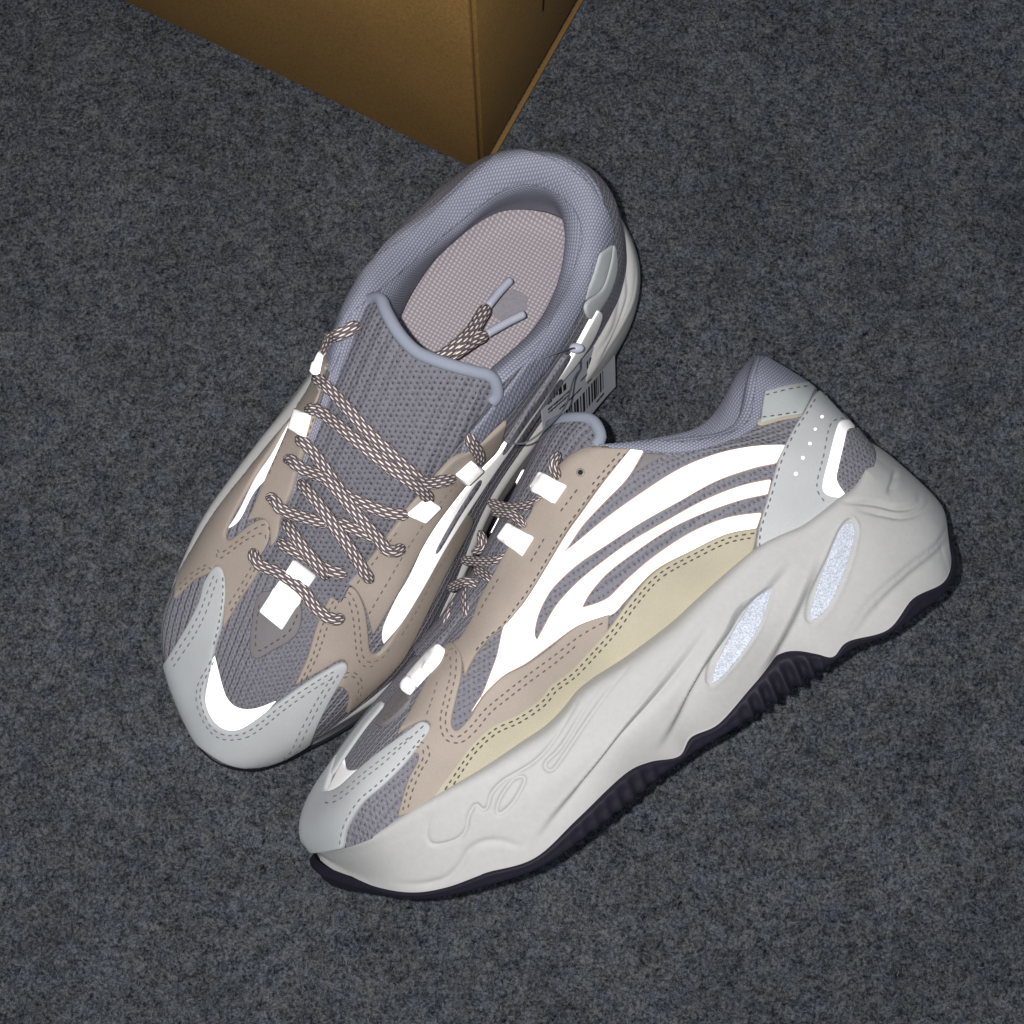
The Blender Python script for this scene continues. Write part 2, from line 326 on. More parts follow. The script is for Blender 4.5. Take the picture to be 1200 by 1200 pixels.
BULGE = [(6.5,5,25),(12.5,24,24),(37,53.5,24),(77,66,23),(110,67,22),(150,62,24),(190,57,28),(230,53,28),(264,50,26),(292,33,22),(308,-4,22),
         (291,-38,22),(262,-53,26),(225,-53,28),(185,-46,28),(150,-43,24),(110,-48,22),(77,-49,23),(36,-29,24),(14.5,-12,24)]
EDGE = [(5,5,18),(11,24,18),(36,54,10),(77,66,4),(110,64,5),(150,53,4),(190,50,9),(230,51,4),(262,48,3),(288,32,3),(304,-4,8),
        (287,-36,3),(260,-51,4),(225,-51,4),(185,-44,9),(150,-41,4),(110,-46,5),(77,-47,4),(35,-29,10),(13,-12,18)]
ZEDGE = [(-9,38),(0,36.5),(5,33.5),(11,28),(19,22.5),(37,13),(50,9),(63,7.2),(68,6.5),(85,2.5),(106,5.5),(130,8.7),(141,7),(152,2.2),(160,5.5),(172,4.1),(189,9),(199,12),(206,13.3),
         (213,11.3),(219,7),(224,3),(232,5),(248,0.5),(264,4.5),(280,1.5),(290,3.5),(297,9),(305,14),(314,18)]
ZTREAD = [(-9,32),(0,28),(10,21),(20,17.5),(40,8.8),(60,3.2),(85,-1.6),(110,-1.6),(130,-1.2),(145,0.0),(155,0.2),(168,-0.4),(190,-1.2),(210,-0.5),(222,1.2),(234,1.6),(246,-1.0),(262,-1.2),(280,-1.5),(300,3),(312,10)]
ZTOP = cr([(8,38),(24,38.2),(36,38.8),(49,39.8),(68,40),(86,39.5),(104,39.5),(114,39.5),(123,41),(131,43.3),(139,44),(150,43.8),(160,44.2),(176,45.8),(187,48),(205,51.5),(220,53.8),(230,53.4),(240,52),(250,52.3),(260,53),(268,53.5),(276,56),(286,60)], 6)   # wavy upper rim of the foam, outer side
ZE = cr(ZEDGE, 8)
NS = 24   # samples per key span
def loops(levels, n): return [cr(L, n, True) for L in levels]
def strip(levels, n, rows, catmull=True):
    L = np.array(loops(levels, n))                      # level, s, xyz
    if catmull: G = cr(L.reshape(len(L), -1), rows).reshape(-1, L.shape[1], 3)
    else: G = L
    return G
def grid_faces(r, s, flip, closed=True):
    F = []
    for i in range(r - 1):
        for j in range(s if closed else s - 1):
            a, b2, c2, d = i * s + j, i * s + (j + 1) % s, (i + 1) * s + (j + 1) % s, (i + 1) * s + j
            F.append((a, d, c2, b2) if not flip else (a, b2, c2, d))
    return F
def grid_uv(G):
    r, s = G.shape[:2]; mid = G[r // 2]
    u = np.r_[0, np.cumsum(np.linalg.norm(np.diff(mid, axis=0), axis=1))] / 10
    v = np.r_[0, np.cumsum(np.linalg.norm(np.diff(G, axis=0), axis=2).mean(1))] / 10
    return np.stack(np.broadcast_arrays(u[None], v[:, None]), -1).reshape(-1, 2)

class Shoe:
    def __init__(s, name, label, origin, xl, yl, zl, scale, mirrored, flat):
        s.o = np.array(origin, float); s.A = np.array([xl, yl, zl], float) * scale; s.mir = mirrored; s.flat = flat
        s.base = np.array([origin[0], origin[1], 0]) + s.A[0] * 0.15; s.base[2] = 0
        s.root = thing(name, label, "sneaker", tuple(s.base), "pair of sneakers")
        s.Ainv = np.linalg.inv(s.A)
    def world(s, P): return s.o + (np.asarray(P, float) * 0.001) @ s.A
    def local(s, Wp): return (np.asarray(Wp) - s.o) @ s.Ainv * 1000
    def part(s, name, V, F, mat, uv=None, parent=None, smooth=True): return mesh_obj(name, V, F, mat, parent or s.root, uv, smooth, s.base)

    def build_body(s):
        flip = s.mir
        G = strip([FEATHER, UP1, UP2, OPEN], NS, 14); r, n = G.shape[:2]
        s.upV = s.world(G.reshape(-1, 3)); s.upF = grid_faces(r, n, flip)
        q = G.reshape(-1, 3); uvq = np.stack([q[:, 0] - np.clip((60 - q[:, 2]) / 30, 0, 1) * 0, q[:, 1] + np.clip((q[:, 1] - 3) / 25, -1, 1) * (85 - q[:, 2]) * 0.6], 1) / 10
        s.upper = s.part("upper", s.upV, s.upF, M['mesh'], uvq)
        C = strip([OPEN, RIM, IN1, IN2, SOCK], NS, 8); r, n = C.shape[:2]
        s.colV = s.world(C.reshape(-1, 3)); s.colF = grid_faces(r, n, flip)
        s.part("collar_lining", s.colV, s.colF, M['lining'], grid_uv(C))
        # insole: rings shrinking to a spine
        Lp = cr(SOCK, NS, True); cx = np.clip(Lp[:, 0], 118, 248); spine = np.stack([cx, np.full_like(cx, 3.0) - (cx - 118) * 0.04, np.full_like(cx, 54.0)], 1)
        t = np.linspace(0, 1, 12)[:, None, None]; I = Lp[None] * (1 - t) + spine[None] * t
        I[..., 2] = 54 + 5 * np.clip(1 - t[..., 0] * 3.2, 0, 1) ** 2 + np.clip((118 - I[..., 0]) / 20, 0, 1) * 4
        iv = I.reshape(-1, 3); s.insole = s.part("insole", s.world(iv), grid_faces(12, n, flip), M['insole'], iv[:, :2] / 10); s.insV, s.insF = s.world(iv), grid_faces(12, n, flip)
        # midsole
        TUCK = [(x + (3 if i == 0 else -3 if i == 10 else 0), y * 0.93, z + 2) for i, (x, y, z) in enumerate(FEATHER)]
        LIP = [tuple(np.array(f) + (np.array(q) - np.array(f)) * (np.array([0.60, 0.60, 0.04]) if i not in (9, 10, 11) else np.array([0.22, 0.25, 0.05]))) for i, (f, q) in enumerate(zip(FEATHER, BULGE))]
        LIP2 = [tuple(np.array(f) + (np.array(q) - np.array(f)) * (np.array([0.86, 0.86, 0.30]) if i not in (9, 10, 11) else np.array([0.6, 0.6, 0.40]))) for i, (f, q) in enumerate(zip(FEATHER, BULGE))]
        fine = bool(s.mir); Ls = [np.array(q) for q in loops([TUCK, LIP, LIP2, BULGE, EDGE], NS * (3 if fine else 2))]
        for k in (0, 1):
            q = Ls[k]; w_ = np.clip((q[:, 1] - 8) / 10, 0, 1) * np.clip((q[:, 0] - 10) / 45, 0, 1) * np.clip((286 - q[:, 0]) / 10, 0, 1)
            q[:, 2] = q[:, 2] * (1 - w_) + (np.interp(q[:, 0], ZTOP[:, 0], ZTOP[:, 1]) + (1.5 if k == 0 else 0)) * w_
        Ls[4][:, 2] = np.interp(Ls[4][:, 0], ZE[:, 0], ZE[:, 1]); Ls[3][:, 2] = np.maximum(Ls[3][:, 2], Ls[4][:, 2] + np.clip(Ls[3][:, 0] / 8 + 0.5, 1, 5))
        UNDER = Ls[4].copy(); UNDER[:, 1] *= 0.9; UNDER[:, 2] += 1.0
        A = np.array(Ls); G = cr(A.reshape(len(A), -1), 26 if fine else 14).reshape(-1, A.shape[1], 3)
        G = np.concatenate([G, UNDER[None]]); r, n = G.shape[:2]
        V = s.world(G.reshape(-1, 3)); F = grid_faces(r, n, flip)
        s.midV, s.midF = s.carve(V, F, r, n), F
        s.midsole = s.part("midsole", s.midV, F, M['foam'])
        # outsole with ridged side wall
        E = Ls[4]; zt = np.interp(E[:, 0], *cr(ZTREAD, 6).T); nrm = E[:, :2] - np.roll(E[:, :2], 1, 0); nrm = np.stack([nrm[:, 1], -nrm[:, 0]], 1); nrm /= np.linalg.norm(nrm, axis=1)[:, None] + 1e-9
        ctr = np.array([150, 3.0]); sgn = np.sign(((E[:, :2] - ctr) * nrm).sum(1)); sgn[sgn == 0] = 1; nrm *= np.sign(np.median(sgn))
        arc = np.r_[0, np.cumsum(np.linalg.norm(np.diff(E, axis=0), axis=1))]
        thick = np.clip((E[:, 2] - zt - 4) / 8, 0, 1)
        win = 0.12 + 0.88 * np.interp(E[:, 0], [88, 104, 150, 160, 176, 186, 222, 232], [0, .45, .6, .25, .3, 1, 1, 0])
        toe = np.clip((30 - E[:, 0]) / 30, 0, 1)
        rows = []
        for k, (tz, off) in enumerate([(-0.06, -2.0), (0.0, 1.0), (0.12, 1.4), (0.3, 1.0), (0.55, 0.8), (0.8, 0.6), (0.95, 0.0), (1.0, -1.2)]):
            q = E.copy(); q[:, 2] = E[:, 2] + (zt - E[:, 2]) * tz + (0.6 if k == 0 else 0)
            ridge = (0.5 + 0.5 * np.cos(arc * 2 * math.pi / 6.0 + tz * 2.2)) ** 1.5 * thick * win * (2.4 if 0.25 < tz < 1 else 0)
            if tz > 0.7: q[:, 2] += thick * win * 2.2 * (0.5 - 0.5 * np.cos(arc * 2 * math.pi / 6.0 + tz * 2.2))
            q[:, :2] += nrm * (off + ridge - 1.0 * thick * (tz > 0.2) + np.clip((24 - E[:, 0]) / 15, 0, 1) * 3.0)[:, None]; rows.append(q)
        q = E.copy() * np.array([1, 0.6, 1]); q[:, 2] = zt + 0.3; rows.append(q)
        q = E.copy() * np.array([1, 0.02, 1]); q[:, 2] = zt + 0.3; rows.append(q)
        O = np.array(rows); r, n = O.shape[:2]; s.part("outsole", s.world(O.reshape(-1, 3)), grid_faces(r, n, flip), M['rubber'])

    def carve(s, V, F, r, n):
        """Press the moulded grooves, steps and recesses into the foam (real depth along the surface normal)."""
        if not s.grooves: return V
        S0 = Surf([(V, F)]); Nn = S0.N.copy(); c = V.mean(0)
        if np.median(((V - c) * Nn).sum(1)) < 0: Nn = -Nn
        P = to_px(V)
        up = (Nn * (CAM_P - V)).sum(1) > 0
        D = np.zeros(len(V))
        for kind, depth, wid, pts in s.grooves:
            Q = curve2(pts, 3.0, kind in 'oO'); Q2 = np.concatenate([Q, Q[:1]]) if kind in 'oO' else Q
            a, b2 = Q2[:-1], Q2[1:]; ok = np.where((P[:, 0] > Q[:, 0].min() - 110) & (P[:, 0] < Q[:, 0].max() + 110) & (P[:, 1] > Q[:, 1].min() - 110) & (P[:, 1] < Q[:, 1].max() + 110) & up)[0]
            if not len(ok): continue
            p = P[ok][:, None]; ab = (b2 - a)[None]; t = np.clip(((p - a[None]) * ab).sum(2) / (ab ** 2).sum(2), 0, 1)
            dv = p - (a[None] + t[..., None] * ab); dist = np.sqrt((dv ** 2).sum(2)); j = dist.argmin(1); i = np.arange(len(ok))
            d = dist[i, j]; cross = ab[0, j, 0] * dv[i, j, 1] - ab[0, j, 1] * dv[i, j, 0]; side = np.sign(cross)
            tt = (j + t[i, j]) / len(a); fade = np.clip(np.minimum(tt, 1 - tt) * 3.5, 0, 1) if kind not in 'oO' else 1.0
            if kind in 'go': D[ok] -= depth * np.exp(-(d / wid) ** 2) * fade
            elif kind == 's': u_ = np.clip(d / wid, 0, 1); D[ok] -= depth * np.where(side < 0, u_ * u_ * (3 - 2 * u_) * np.exp(-np.maximum(d - wid, 0) / (2.0 * wid)) * np.clip((100 - d) / 50, 0, 1), -0.12 * np.exp(-(d / 4.0) ** 2)) * fade
            elif kind == 'O':
                x, y = P[ok][:, 0], P[ok][:, 1]; ins = np.zeros(len(ok), bool)
                for (x1, y1), (x2, y2) in zip(Q, np.roll(Q, -1, 0)): ins ^= ((y1 > y) != (y2 > y)) & (x < (x2 - x1) * (y - y1) / (y2 - y1 + 1e-12) + x1)
                sd = np.where(ins, d, -d); D[ok] += np.where(sd > 0, -depth * np.clip(sd / wid, 0, 1), 0.35 * depth * np.exp(-(sd / 3.0) ** 2))
        vw = CAM_P - V; vw /= np.linalg.norm(vw, axis=1)[:, None]; D *= np.clip((Nn * vw).sum(1) * 4 - 0.3, 0, 1)
        return V + Nn * (D * 0.001)[:, None]

    def patch(s, name, pts, mat, t=1.1, lift=0.0, surf=None, parent=None, label=None, step=3.0, edge=2.2, grow=0.0, clip=True):
        """A sewn-on panel: the outline laid on the shoe's surface, given thickness and a rolled edge."""
        surf = surf or s.surf; B = curve2(pts, step, True); n = len(B)
        area = 0.5 * np.sum(B[:, 0] * np.roll(B[:, 1], -1) - np.roll(B[:, 0], -1) * B[:, 1])
        if area < 0: B = B[::-1].copy()
        if grow:
            tg = np.roll(B, -1, 0) - np.roll(B, 1, 0); tg /= np.linalg.norm(tg, axis=1)[:, None] + 1e-9; B = B + np.stack([tg[:, 1], -tg[:, 0]], 1) * grow
        tg = np.roll(B, -1, 0) - np.roll(B, 1, 0); nn = np.stack([-tg[:, 1], tg[:, 0]], 1); nn /= np.linalg.norm(nn, axis=1)[:, None] + 1e-9
        for i in range(n):                                    # the panel ends where the shoe curves out of reach
            if not clip or surf.hit(*B[i]): continue
            for st in np.arange(0.5, 30, 0.5):
                if surf.hit(*(B[i] + nn[i] * st)): B[i] = B[i] + nn[i] * (st + 0.3); break
        keep = [0]
        for i in range(1, n):
            if np.linalg.norm(B[i] - B[keep[-1]]) > 0.6: keep.append(i)
        B = B[keep]; n = len(B)
        def inside(Q):
            r_ = np.zeros(len(Q), bool); x, y = Q[:, 0], Q[:, 1]
            for (x1, y1), (x2, y2) in zip(B, np.roll(B, -1, 0)): r_ ^= ((y1 > y) != (y2 > y)) & (x < (x2 - x1) * (y - y1) / (y2 - y1 + 1e-12) + x1)
            return r_
        a, ab = B, np.roll(B, -1, 0) - B
        def dist(Q):
            tt = np.clip(((Q[:, None] - a[None]) * ab[None]).sum(2) / ((ab ** 2).sum(1)[None] + 1e-9), 0, 1)
            return np.sqrt(((Q[:, None] - a[None] - tt[..., None] * ab[None]) ** 2).sum(2)).min(1)
        tg = np.roll(B, -1, 0) - np.roll(B, 1, 0); nn = np.stack([-tg[:, 1], tg[:, 0]], 1); nn /= np.linalg.norm(nn, axis=1)[:, None] + 1e-9
        ex = []
        for ins in (edge * 0.45, edge):
            Q = B + nn * ins; k = inside(Q); Q = Q[k]
            if len(Q): ex.append(Q[dist(Q) > ins * 0.8])
        g = 5.0; xs = np.arange(B[:, 0].min(), B[:, 0].max(), g); ys = np.arange(B[:, 1].min(), B[:, 1].max(), g); gx, gy = np.meshgrid(xs, ys)
        Q = np.stack([gx.ravel() + (np.arange(len(ys)) % 2 * g / 2).repeat(len(xs)), gy.ravel()], 1); Q = Q[inside(Q)]
        if len(Q): ex.append(Q[dist(Q) > edge + 1.5])
        P = np.concatenate([B] + ex)
        v, _, f, ov, _, _ = delaunay_2d_cdt([Vector(p) for p in P], [], [list(range(n))], 1, 1e-4)
        P = np.array([tuple(q) for q in v]); d = dist(P); top = []; bot = {}; last = None
        isb = d < 0.05
        for i, p in enumerate(P):
            w, nr, _ = surf.at(p[0], p[1], last); last = w
            k = min(1.0, d[i] / edge); h = t * (0.45 + 0.55 * math.sqrt(1 - (1 - k) ** 2)) + lift
            if surf.miss: h *= 0.25
            top.append(w + nr * (h * 0.001))
            if isb[i]: bot[i] = w - nr * 0.0004
        V = list(top); F = [tuple(q) for q in f]; cnt = {}
        for q in F:
            for i in range(len(q)): e = (q[i], q[(i + 1) % len(q)]); cnt[e] = 1
        idx = {}
        for i in bot: idx[i] = len(V); V.append(bot[i])
        for (i, j) in list(cnt):
            if (j, i) not in cnt and i in idx and j in idx: F.append((j, i, idx[i], idx[j]))
        V = np.array(V); F2 = [q[::-1] for q in F]
        L = s.local(V); uv = (L[:, [0, 2]] if not s.flat else L[:, :2]) / 10
        o = s.part(name, V, F2, mat, uv, parent)
        if label: o['label'] = label
        s.patchgeo.append((V, F2)); return o

    def stitches(s, parent, lines, mat, dash=6.4, gap=2.8, w=0.62, h=0.45, surf=None, lift=0.15):
        """Rows of separate little thread stitches, joined into one part."""
        surf = surf or s.surf2; V, F = [], []
        for pts, off in lines:
            C = curve2(pts, 2.0)
            if off:
                tg = np.gradient(C, axis=0); nn = np.stack([-tg[:, 1], tg[:, 0]], 1); nn /= np.linalg.norm(nn, axis=1)[:, None] + 1e-9; C = C + nn * off
            d = np.r_[0, np.cumsum(np.linalg.norm(np.diff(C, axis=0), axis=1))]; u = 0.0
            while u + dash < d[-1]:
                dl = dash * random.uniform(0.85, 1.1)
                q = [np.array([np.interp(u + k * dl, d, C[:, c]) for c in (0, 1)]) for k in (0, 0.5, 1)]; u += dl + gap * random.uniform(0.8, 1.2)
                W3 = [surf.at(*p) for p in q]; A, Bm, E = W3[0][0], W3[1][0], W3[2][0]; nr = W3[1][1]
                ax = E - A; L_ = np.linalg.norm(ax)
                if L_ > 0.006 or L_ < 1e-5: continue
                sd = np.cross(nr, ax / L_) * (w * 0.0005); up = nr * 0.001
                k0 = len(V); V += [A - up * 0.2, Bm + sd + up * lift, Bm - sd + up * lift, E - up * 0.2, Bm + up * (h + lift), Bm + sd * 0.8 - ax * 0.32 + up * lift, Bm - sd * 0.8 - ax * 0.32 + up * lift,
                      Bm + sd * 0.8 + ax * 0.32 + up * lift, Bm - sd * 0.8 + ax * 0.32 + up * lift]
                F += [tuple(k0 + i for i in q_) for q_ in ((0, 5, 4), (0, 4, 6), (5, 1, 4), (6, 4, 2), (1, 7, 4), (2, 4, 8), (7, 3, 4), (8, 4, 3))]
        o = s.part("stitching", np.array(V), F, mat, None, parent, smooth=False); o['kind'] = 'stuff'; return o

    def tube(s, name, pts, mat, rw, rh, surf=None, lift=2.5, n=10, parent=None, zs=None, ends=True, arch=0.0):
        """A lace length lying over the shoe; rw/rh half width and half height in mm."""
        surf = surf or s.surf3; C = curve2(pts, 2.5); Pw = []; last = None; m_ = len(C)
        for i, p in enumerate(C):
            w, nr, d = surf.at(p[0], p[1], last); last = w; q = i / (m_ - 1)
            hh = lift + arch * math.sin(math.pi * q)
            if ends: hh -= (lift + 1.5) * (max(0, 1 - q * m_ / 3.5) ** 2 + max(0, 1 - (1 - q) * m_ / 3.5) ** 2)
            Pw.append(w - d * (hh * 0.001))
        Pw = np.array(Pw)
        if zs is not None:          # heights along the shoe's own axis that faces up
            zz = np.interp(np.linspace(0, 1, m_), np.linspace(0, 1, len(zs)), zs); ax = 2 if s.flat else 1
            nA = s.A[ax] / np.linalg.norm(s.A[ax])
            Pw = np.array([CAM_P + ray(*c) * ((nA @ (s.o - CAM_P) + z) / (nA @ ray(*c))) for c, z in zip(C, zz)])
        else:
            dep = ((Pw - CAM_P) @ CAM_R)[:, 2]; pad = np.r_[[dep[0]] * 4, dep, [dep[-1]] * 4]
            env = np.array([pad[i:i + 9].mean() for i in range(m_)]); z2 = np.maximum(env, dep - 0.0008) if m_ > 8 else dep
            Pw = CAM_P + (Pw - CAM_P) * (z2 / dep)[:, None]
        return s.sweep(name, Pw, mat, rw, rh, n, parent, taper=True if name == 'lace' else None)
    def sweep(s, name, Pw, mat, rw, rh, n=10, parent=None, upv=None, taper=None):
        tg = np.gradient(Pw, axis=0); tg /= np.linalg.norm(tg, axis=1)[:, None] + 1e-12; V, UV = [], []; u = 0
        for i, p in enumerate(Pw):
            vw = (CAM_P - p) if upv is None else np.array(upv, float)
            vw = vw / np.linalg.norm(vw); sd = np.cross(tg[i], vw); sd /= np.linalg.norm(sd) + 1e-9; up = np.cross(sd, tg[i])
            if i: u += np.linalg.norm(Pw[i] - Pw[i - 1]) * 100
            e_ = min(i, len(Pw) - 1 - i); kk = 1 if taper is None else min(1.0, (0.35, 0.75, 0.93)[e_] if e_ < 3 else 1.0)
            for j in range(n + 1):
                a = 2 * math.pi * j / n; V.append(p + (sd * math.cos(a) * rw + up * math.sin(a) * rh) * 0.001 * kk); UV.append((u, j / n))
        m_ = len(Pw); F = [(i * (n + 1) + j, (i + 1) * (n + 1) + j, (i + 1) * (n + 1) + j + 1, i * (n + 1) + j + 1) for i in range(m_ - 1) for j in range(n)]
        F += [tuple(range(n)), tuple((m_ - 1) * (n + 1) + j for j in range(n))[::-1]]
        return s.part(name, np.array(V), F, mat, np.array(UV), parent)

    def build_tongue(s):
        nu, nv = 60, 41; u = np.linspace(0, 1, nu); v = np.linspace(-1, 1, nv); top = np.zeros((nu, nv, 3))
        for j, vv in enumerate(v):
            xe = 175 + s.tlen + (17 if vv > 0 else 9) * abs(vv) ** 1.7 - 6 * max(0, abs(vv) - 0.86) / 0.14
            x = 84 + (xe - 84) * u
            cy = np.interp(x, [84, 130, 165, 190, 205], [6, 5, 2, -1.5, -1]); hw = np.interp(x, [84, 110, 140, 165, 185, 205], [20, 23, 26, 29.5, 31, 31])
            zc = np.interp(x, [84, 100, 120, 140, 160, 175, 190, 205], [83, 88, 97, 109, 121, 131, 141, 150]) - s.tdrop
            drop = np.interp(x, [84, 120, 160, 200], [4, 8, 15, 22]) * (0.72 if vv < 0 and s.flat else 1)
            top[:, j] = np.stack([x, cy + hw * vv, zc - drop * abs(vv) ** 2.2], 1)
        # slightly puffed upper and lower skins
        edge = np.minimum(np.minimum(1 - np.abs(v)[None], (1 - u)[:, None] * 2), 1); puff = 2.6 * np.clip(edge * 7, 0, 1) ** 0.5
        T = top.copy(); T[..., 2] += puff; T[..., 0] -= 0.25 * puff; Bm = top.copy(); Bm[..., 2] -= puff; Bm[..., 0] += 0.25 * puff
        V = np.concatenate([T.reshape(-1, 3), Bm.reshape(-1, 3)]); F = grid_faces(nu, nv, s.mir, False); k = nu * nv
        F = F + [tuple(i + k for i in f[::-1]) for f in F]
        uv = np.concatenate([top.reshape(-1, 3)[:, :2]] * 2) / 10
        s.tonV = s.world(V); s.tonF = F; s.tongue = s.part("tongue", s.tonV, F, M['tongue'], uv)
        # binding along the free edge
        C = np.concatenate([top[57:, 0], top[-1, 1:-1], top[57:, -1][::-1]]); Cw = s.world(cr(C[::2], 3))
        s.sweep("tongue_binding", Cw, M['piping'], 2.5, 2.5, 10, s.tongue, upv=s.A[2])

def FP(px, py, z):
    d = ray(px, py); return CAM_P + d * ((z - CAM_P[2]) / d[2])      # where a pixel's ray meets height z (measuring aid)
# ------------------------------------------------------------------ the upright sneaker
ta = math.radians(60.6)
xl, yl = np.array([math.cos(ta), math.sin(ta), 0]), np.array([-math.sin(ta), math.cos(ta), 0])
o_left = FP(271, 904, 0.030); o_left[2] = 0.003
LS = Shoe("sneaker", "sneaker standing upright, its open collar, insole and laced tongue seen from above", o_left, xl, yl, np.array([0, 0, 1.0]), 1.012, False, True)
LS.grooves = [('g', 1.2, 3.0, [(232, 610), (255, 568), (290, 520), (330, 472)]), ('g', 1.0, 3, [(738, 345), (722, 395), (700, 430)]), ('s', 1.6, 6, [(714, 290), (722, 330), (716, 380), (690, 420)]),
              ('s', 1.4, 5, [(728, 300), (733, 345), (722, 395)]), ('s', 2.0, 5, [(585, 600), (540, 680), (500, 750), (455, 800)]), ('g', 1.6, 3, [(600, 590), (560, 660), (515, 740), (470, 795)])]
LS.tdrop = 0.0; LS.tlen = 0.0; LS.patchgeo = []
LS.build_body(); LS.build_tongue()
LS.surf = Surf([(LS.upV, LS.upF)])
A = LS
# lateral (far left) side
o = A.patch("side_panel", [(350,452),(350,452),(335,485),(303,525),(270,575),(245,612),(224,652),(218,648),(238,600),(262,563),(297,513),(333,470)], M['cream'], 0.9)
band = Surf([(A.upV, A.upF), (A.colV, A.colF)])
A.patch("collar_binding", [(388,437),(382,420),(380,385),(390,364),(405,345),(427,315),(450,295),(475,277),(500,255),(532,226),(568,194),(582,181),(602,174),(633,182),(650,188),(682,208),(704,234),(717,262),(716,284),(698,301),(690,330),(684,352),(672,380),(662,398),(643,429),(620,455),(602,477),(580,500),(560,522),(550,535),(540,530),(548,512),(570,485),(600,447),(628,408),(648,372),(664,338),(676,305),(682,280),(678,255),(664,235),(640,220),(612,215),(590,222),(560,243),(520,275),(480,310),(445,340),(415,365),(402,385),(400,410)], M['lining'], 1.0, 0.0, band)
mg1 = A.patch("leather_overlay", [(345,482),(330,512),(303,553),(282,590),(267,620),(266,631),(272,632),(292,616),(308,608),(316,612),(317,628),(312,652),(298,680),(282,703),(262,737),(262,737),(264,700),(264,676),(256,663),(246,672),(226,682),(205,703),(205,703),(212,667),(242,612),(267,572),(300,527),(338,482),(338,482)], M['greige'], 1.3)
es1 = A.patch("eyestay", [(366,436),(379,414),(391,434),(391,434),(373,488),(360,530),(342,578),(331,605),(327,630),(318,646),(318,646),(317,615),(305,607),(290,612),(290,612),(302,587),(315,557),(330,525),(350,480),(360,452)], M['greige'], 1.3, 0.5)
A.patch("reflective_stripe", [(352,467),(352,467),(344,486),(320,530),(300,560),(281,598),(267,620),(267,620),(281,609),(297,578),(315,556),(327,524),(342,495)], M['retro'], 0.5, 0.3)
# toe
mg2 = A.patch("leather_overlay", [(345,803),(345,803),(360,770),(370,736),(380,712),(391,693),(403,685),(417,691),(427,712),(431,740),(433,760),(440,766),(452,755),(467,731),(480,705),(500,670),(520,636),(545,600),(545,600),(552,615),(520,675),(480,758),(460,786),(440,806),(420,824),(405,836),(405,836),(408,815),(398,804),(388,812),(388,812),(402,792),(407,780),(400,772),(380,783)], M['greige'], 1.3)
es2 = A.patch("eyestay", [(398,690),(405,685),(430,657),(462,615),(480,590),(510,556),(530,536),(546,528),(567,514),(592,492),(592,492),(582,524),(560,548),(530,585),(502,625),(475,675),(455,712),(436,744),(436,744),(428,712),(417,690),(405,684)], M['greige'], 1.3, 0.5)
cap = A.patch("toe_cap", [(250,668),(257,663),(264,671),(266,700),(260,735),(254,755),(250,775),(250,775),(243,800),(241,822),(249,843),(264,854),(281,854),(302,841),(324,824),(324,824),(350,805),(380,786),(400,776),(407,780),(402,792),(387,818),(372,847),(357,880),(341,896),(341,896),(318,897),(293,898),(269,894),(250,884),(231,869),(215,850),(202,825),(194,795),(193,780),(193,780),(205,760),(222,731),(235,705),(241,683)], M['pale'], 1.5, 0.3)
A.patch("reflective_toe_stripe", [(251,766),(251,766),(255,782),(261,805),(268,821),(281,830),(300,830),(324,821),(324,821),(304,842),(281,855),(264,855),(249,843),(241,822),(244,798)], M['retro'], 0.5, 0.2)
tri = A.patch("lace_keeper", [(302,700),(315,692),(335,697),(353,709),(352,735),(341,750),(320,762),(302,772),(294,763),(295,738)], M['darkleather'], 1.2, 0.2)
A.patch("reflective_stripe", [(448,753),(448,753),(449,735),(464,702),(480,675),(502,629),(530,590),(556,557),(580,531),(612,490),(640,455),(665,420),(690,375),(697,362),(697,362),(703,370),(692,398),(673,426),(650,453),(625,486),(600,520),(575,556),(545,601),(520,641),(495,686),(470,727)], M['retro'], 0.5, 1.2)
for q in ([(664,420),(640,458),(612,497),(590,528),(586,526),(606,494),(634,454),(659,417)], [(560,566),(536,603),(512,644),(508,642),(530,602),(555,563)], [(655,448),(630,484),(606,520),(602,516),(626,480),(650,444)]):
    A.patch("mesh_gap", q, M['mesh'], 0.15, 1.62, edge=1.0)
A.patch("heel_counter", [(717,288),(721,292),(722,318),(713,345),(699,368),(699,368),(690,374),(684,362),(688,352),(704,339),(714,310)], M['pale'], 0.9, 0.2)
A.patch("heel_panel", [(717,286),(717,286),(714,308),(704,338),(684,352),(684,352),(690,328),(698,302)], M['cap'], 1.0)
A.surf2 = Surf([(A.upV, A.upF)] + A.patchgeo)
A.stitches(cap, [([(251,775),(236,805),(236,825),(246,850),(262,861),(284,860),(304,848),(326,830),(352,811),(382,792),(398,784)], 0), ([(256,757),(243,782),(232,803),(231,826),(243,853),(260,866),(286,865),(307,853),(329,835),(355,816),(382,799),(397,793)], 0),
                 ([(261,676),(261,700),(256,733),(249,760)], 0), ([(251,674),(242,697),(235,716),(224,738),(209,761),(197,780)], 0), ([(255,678),(247,701),(240,721),(229,743),(214,766),(199,787)], 0),
                 ([(397,790),(380,817),(364,846),(348,880),(337,893)], 0), ([(390,792),(373,818),(357,847),(342,878),(331,895)], 0)], M['threadgrey'])
A.stitches(mg1, [([(254,648),(256,655),(268,648),(290,632),(310,625),(310,640)], 0), ([(255,643),(259,648),(275,637),(295,622),(313,615),(315,635),(305,655)], 0), ([(300,665),(285,692),(268,720)], 0), ([(295,664),(280,690),(266,712)], 0),
                 ([(210,692),(228,675),(244,665),(249,672)], 0), ([(209,686),(227,670),(246,660)], 0)], M['thread'])
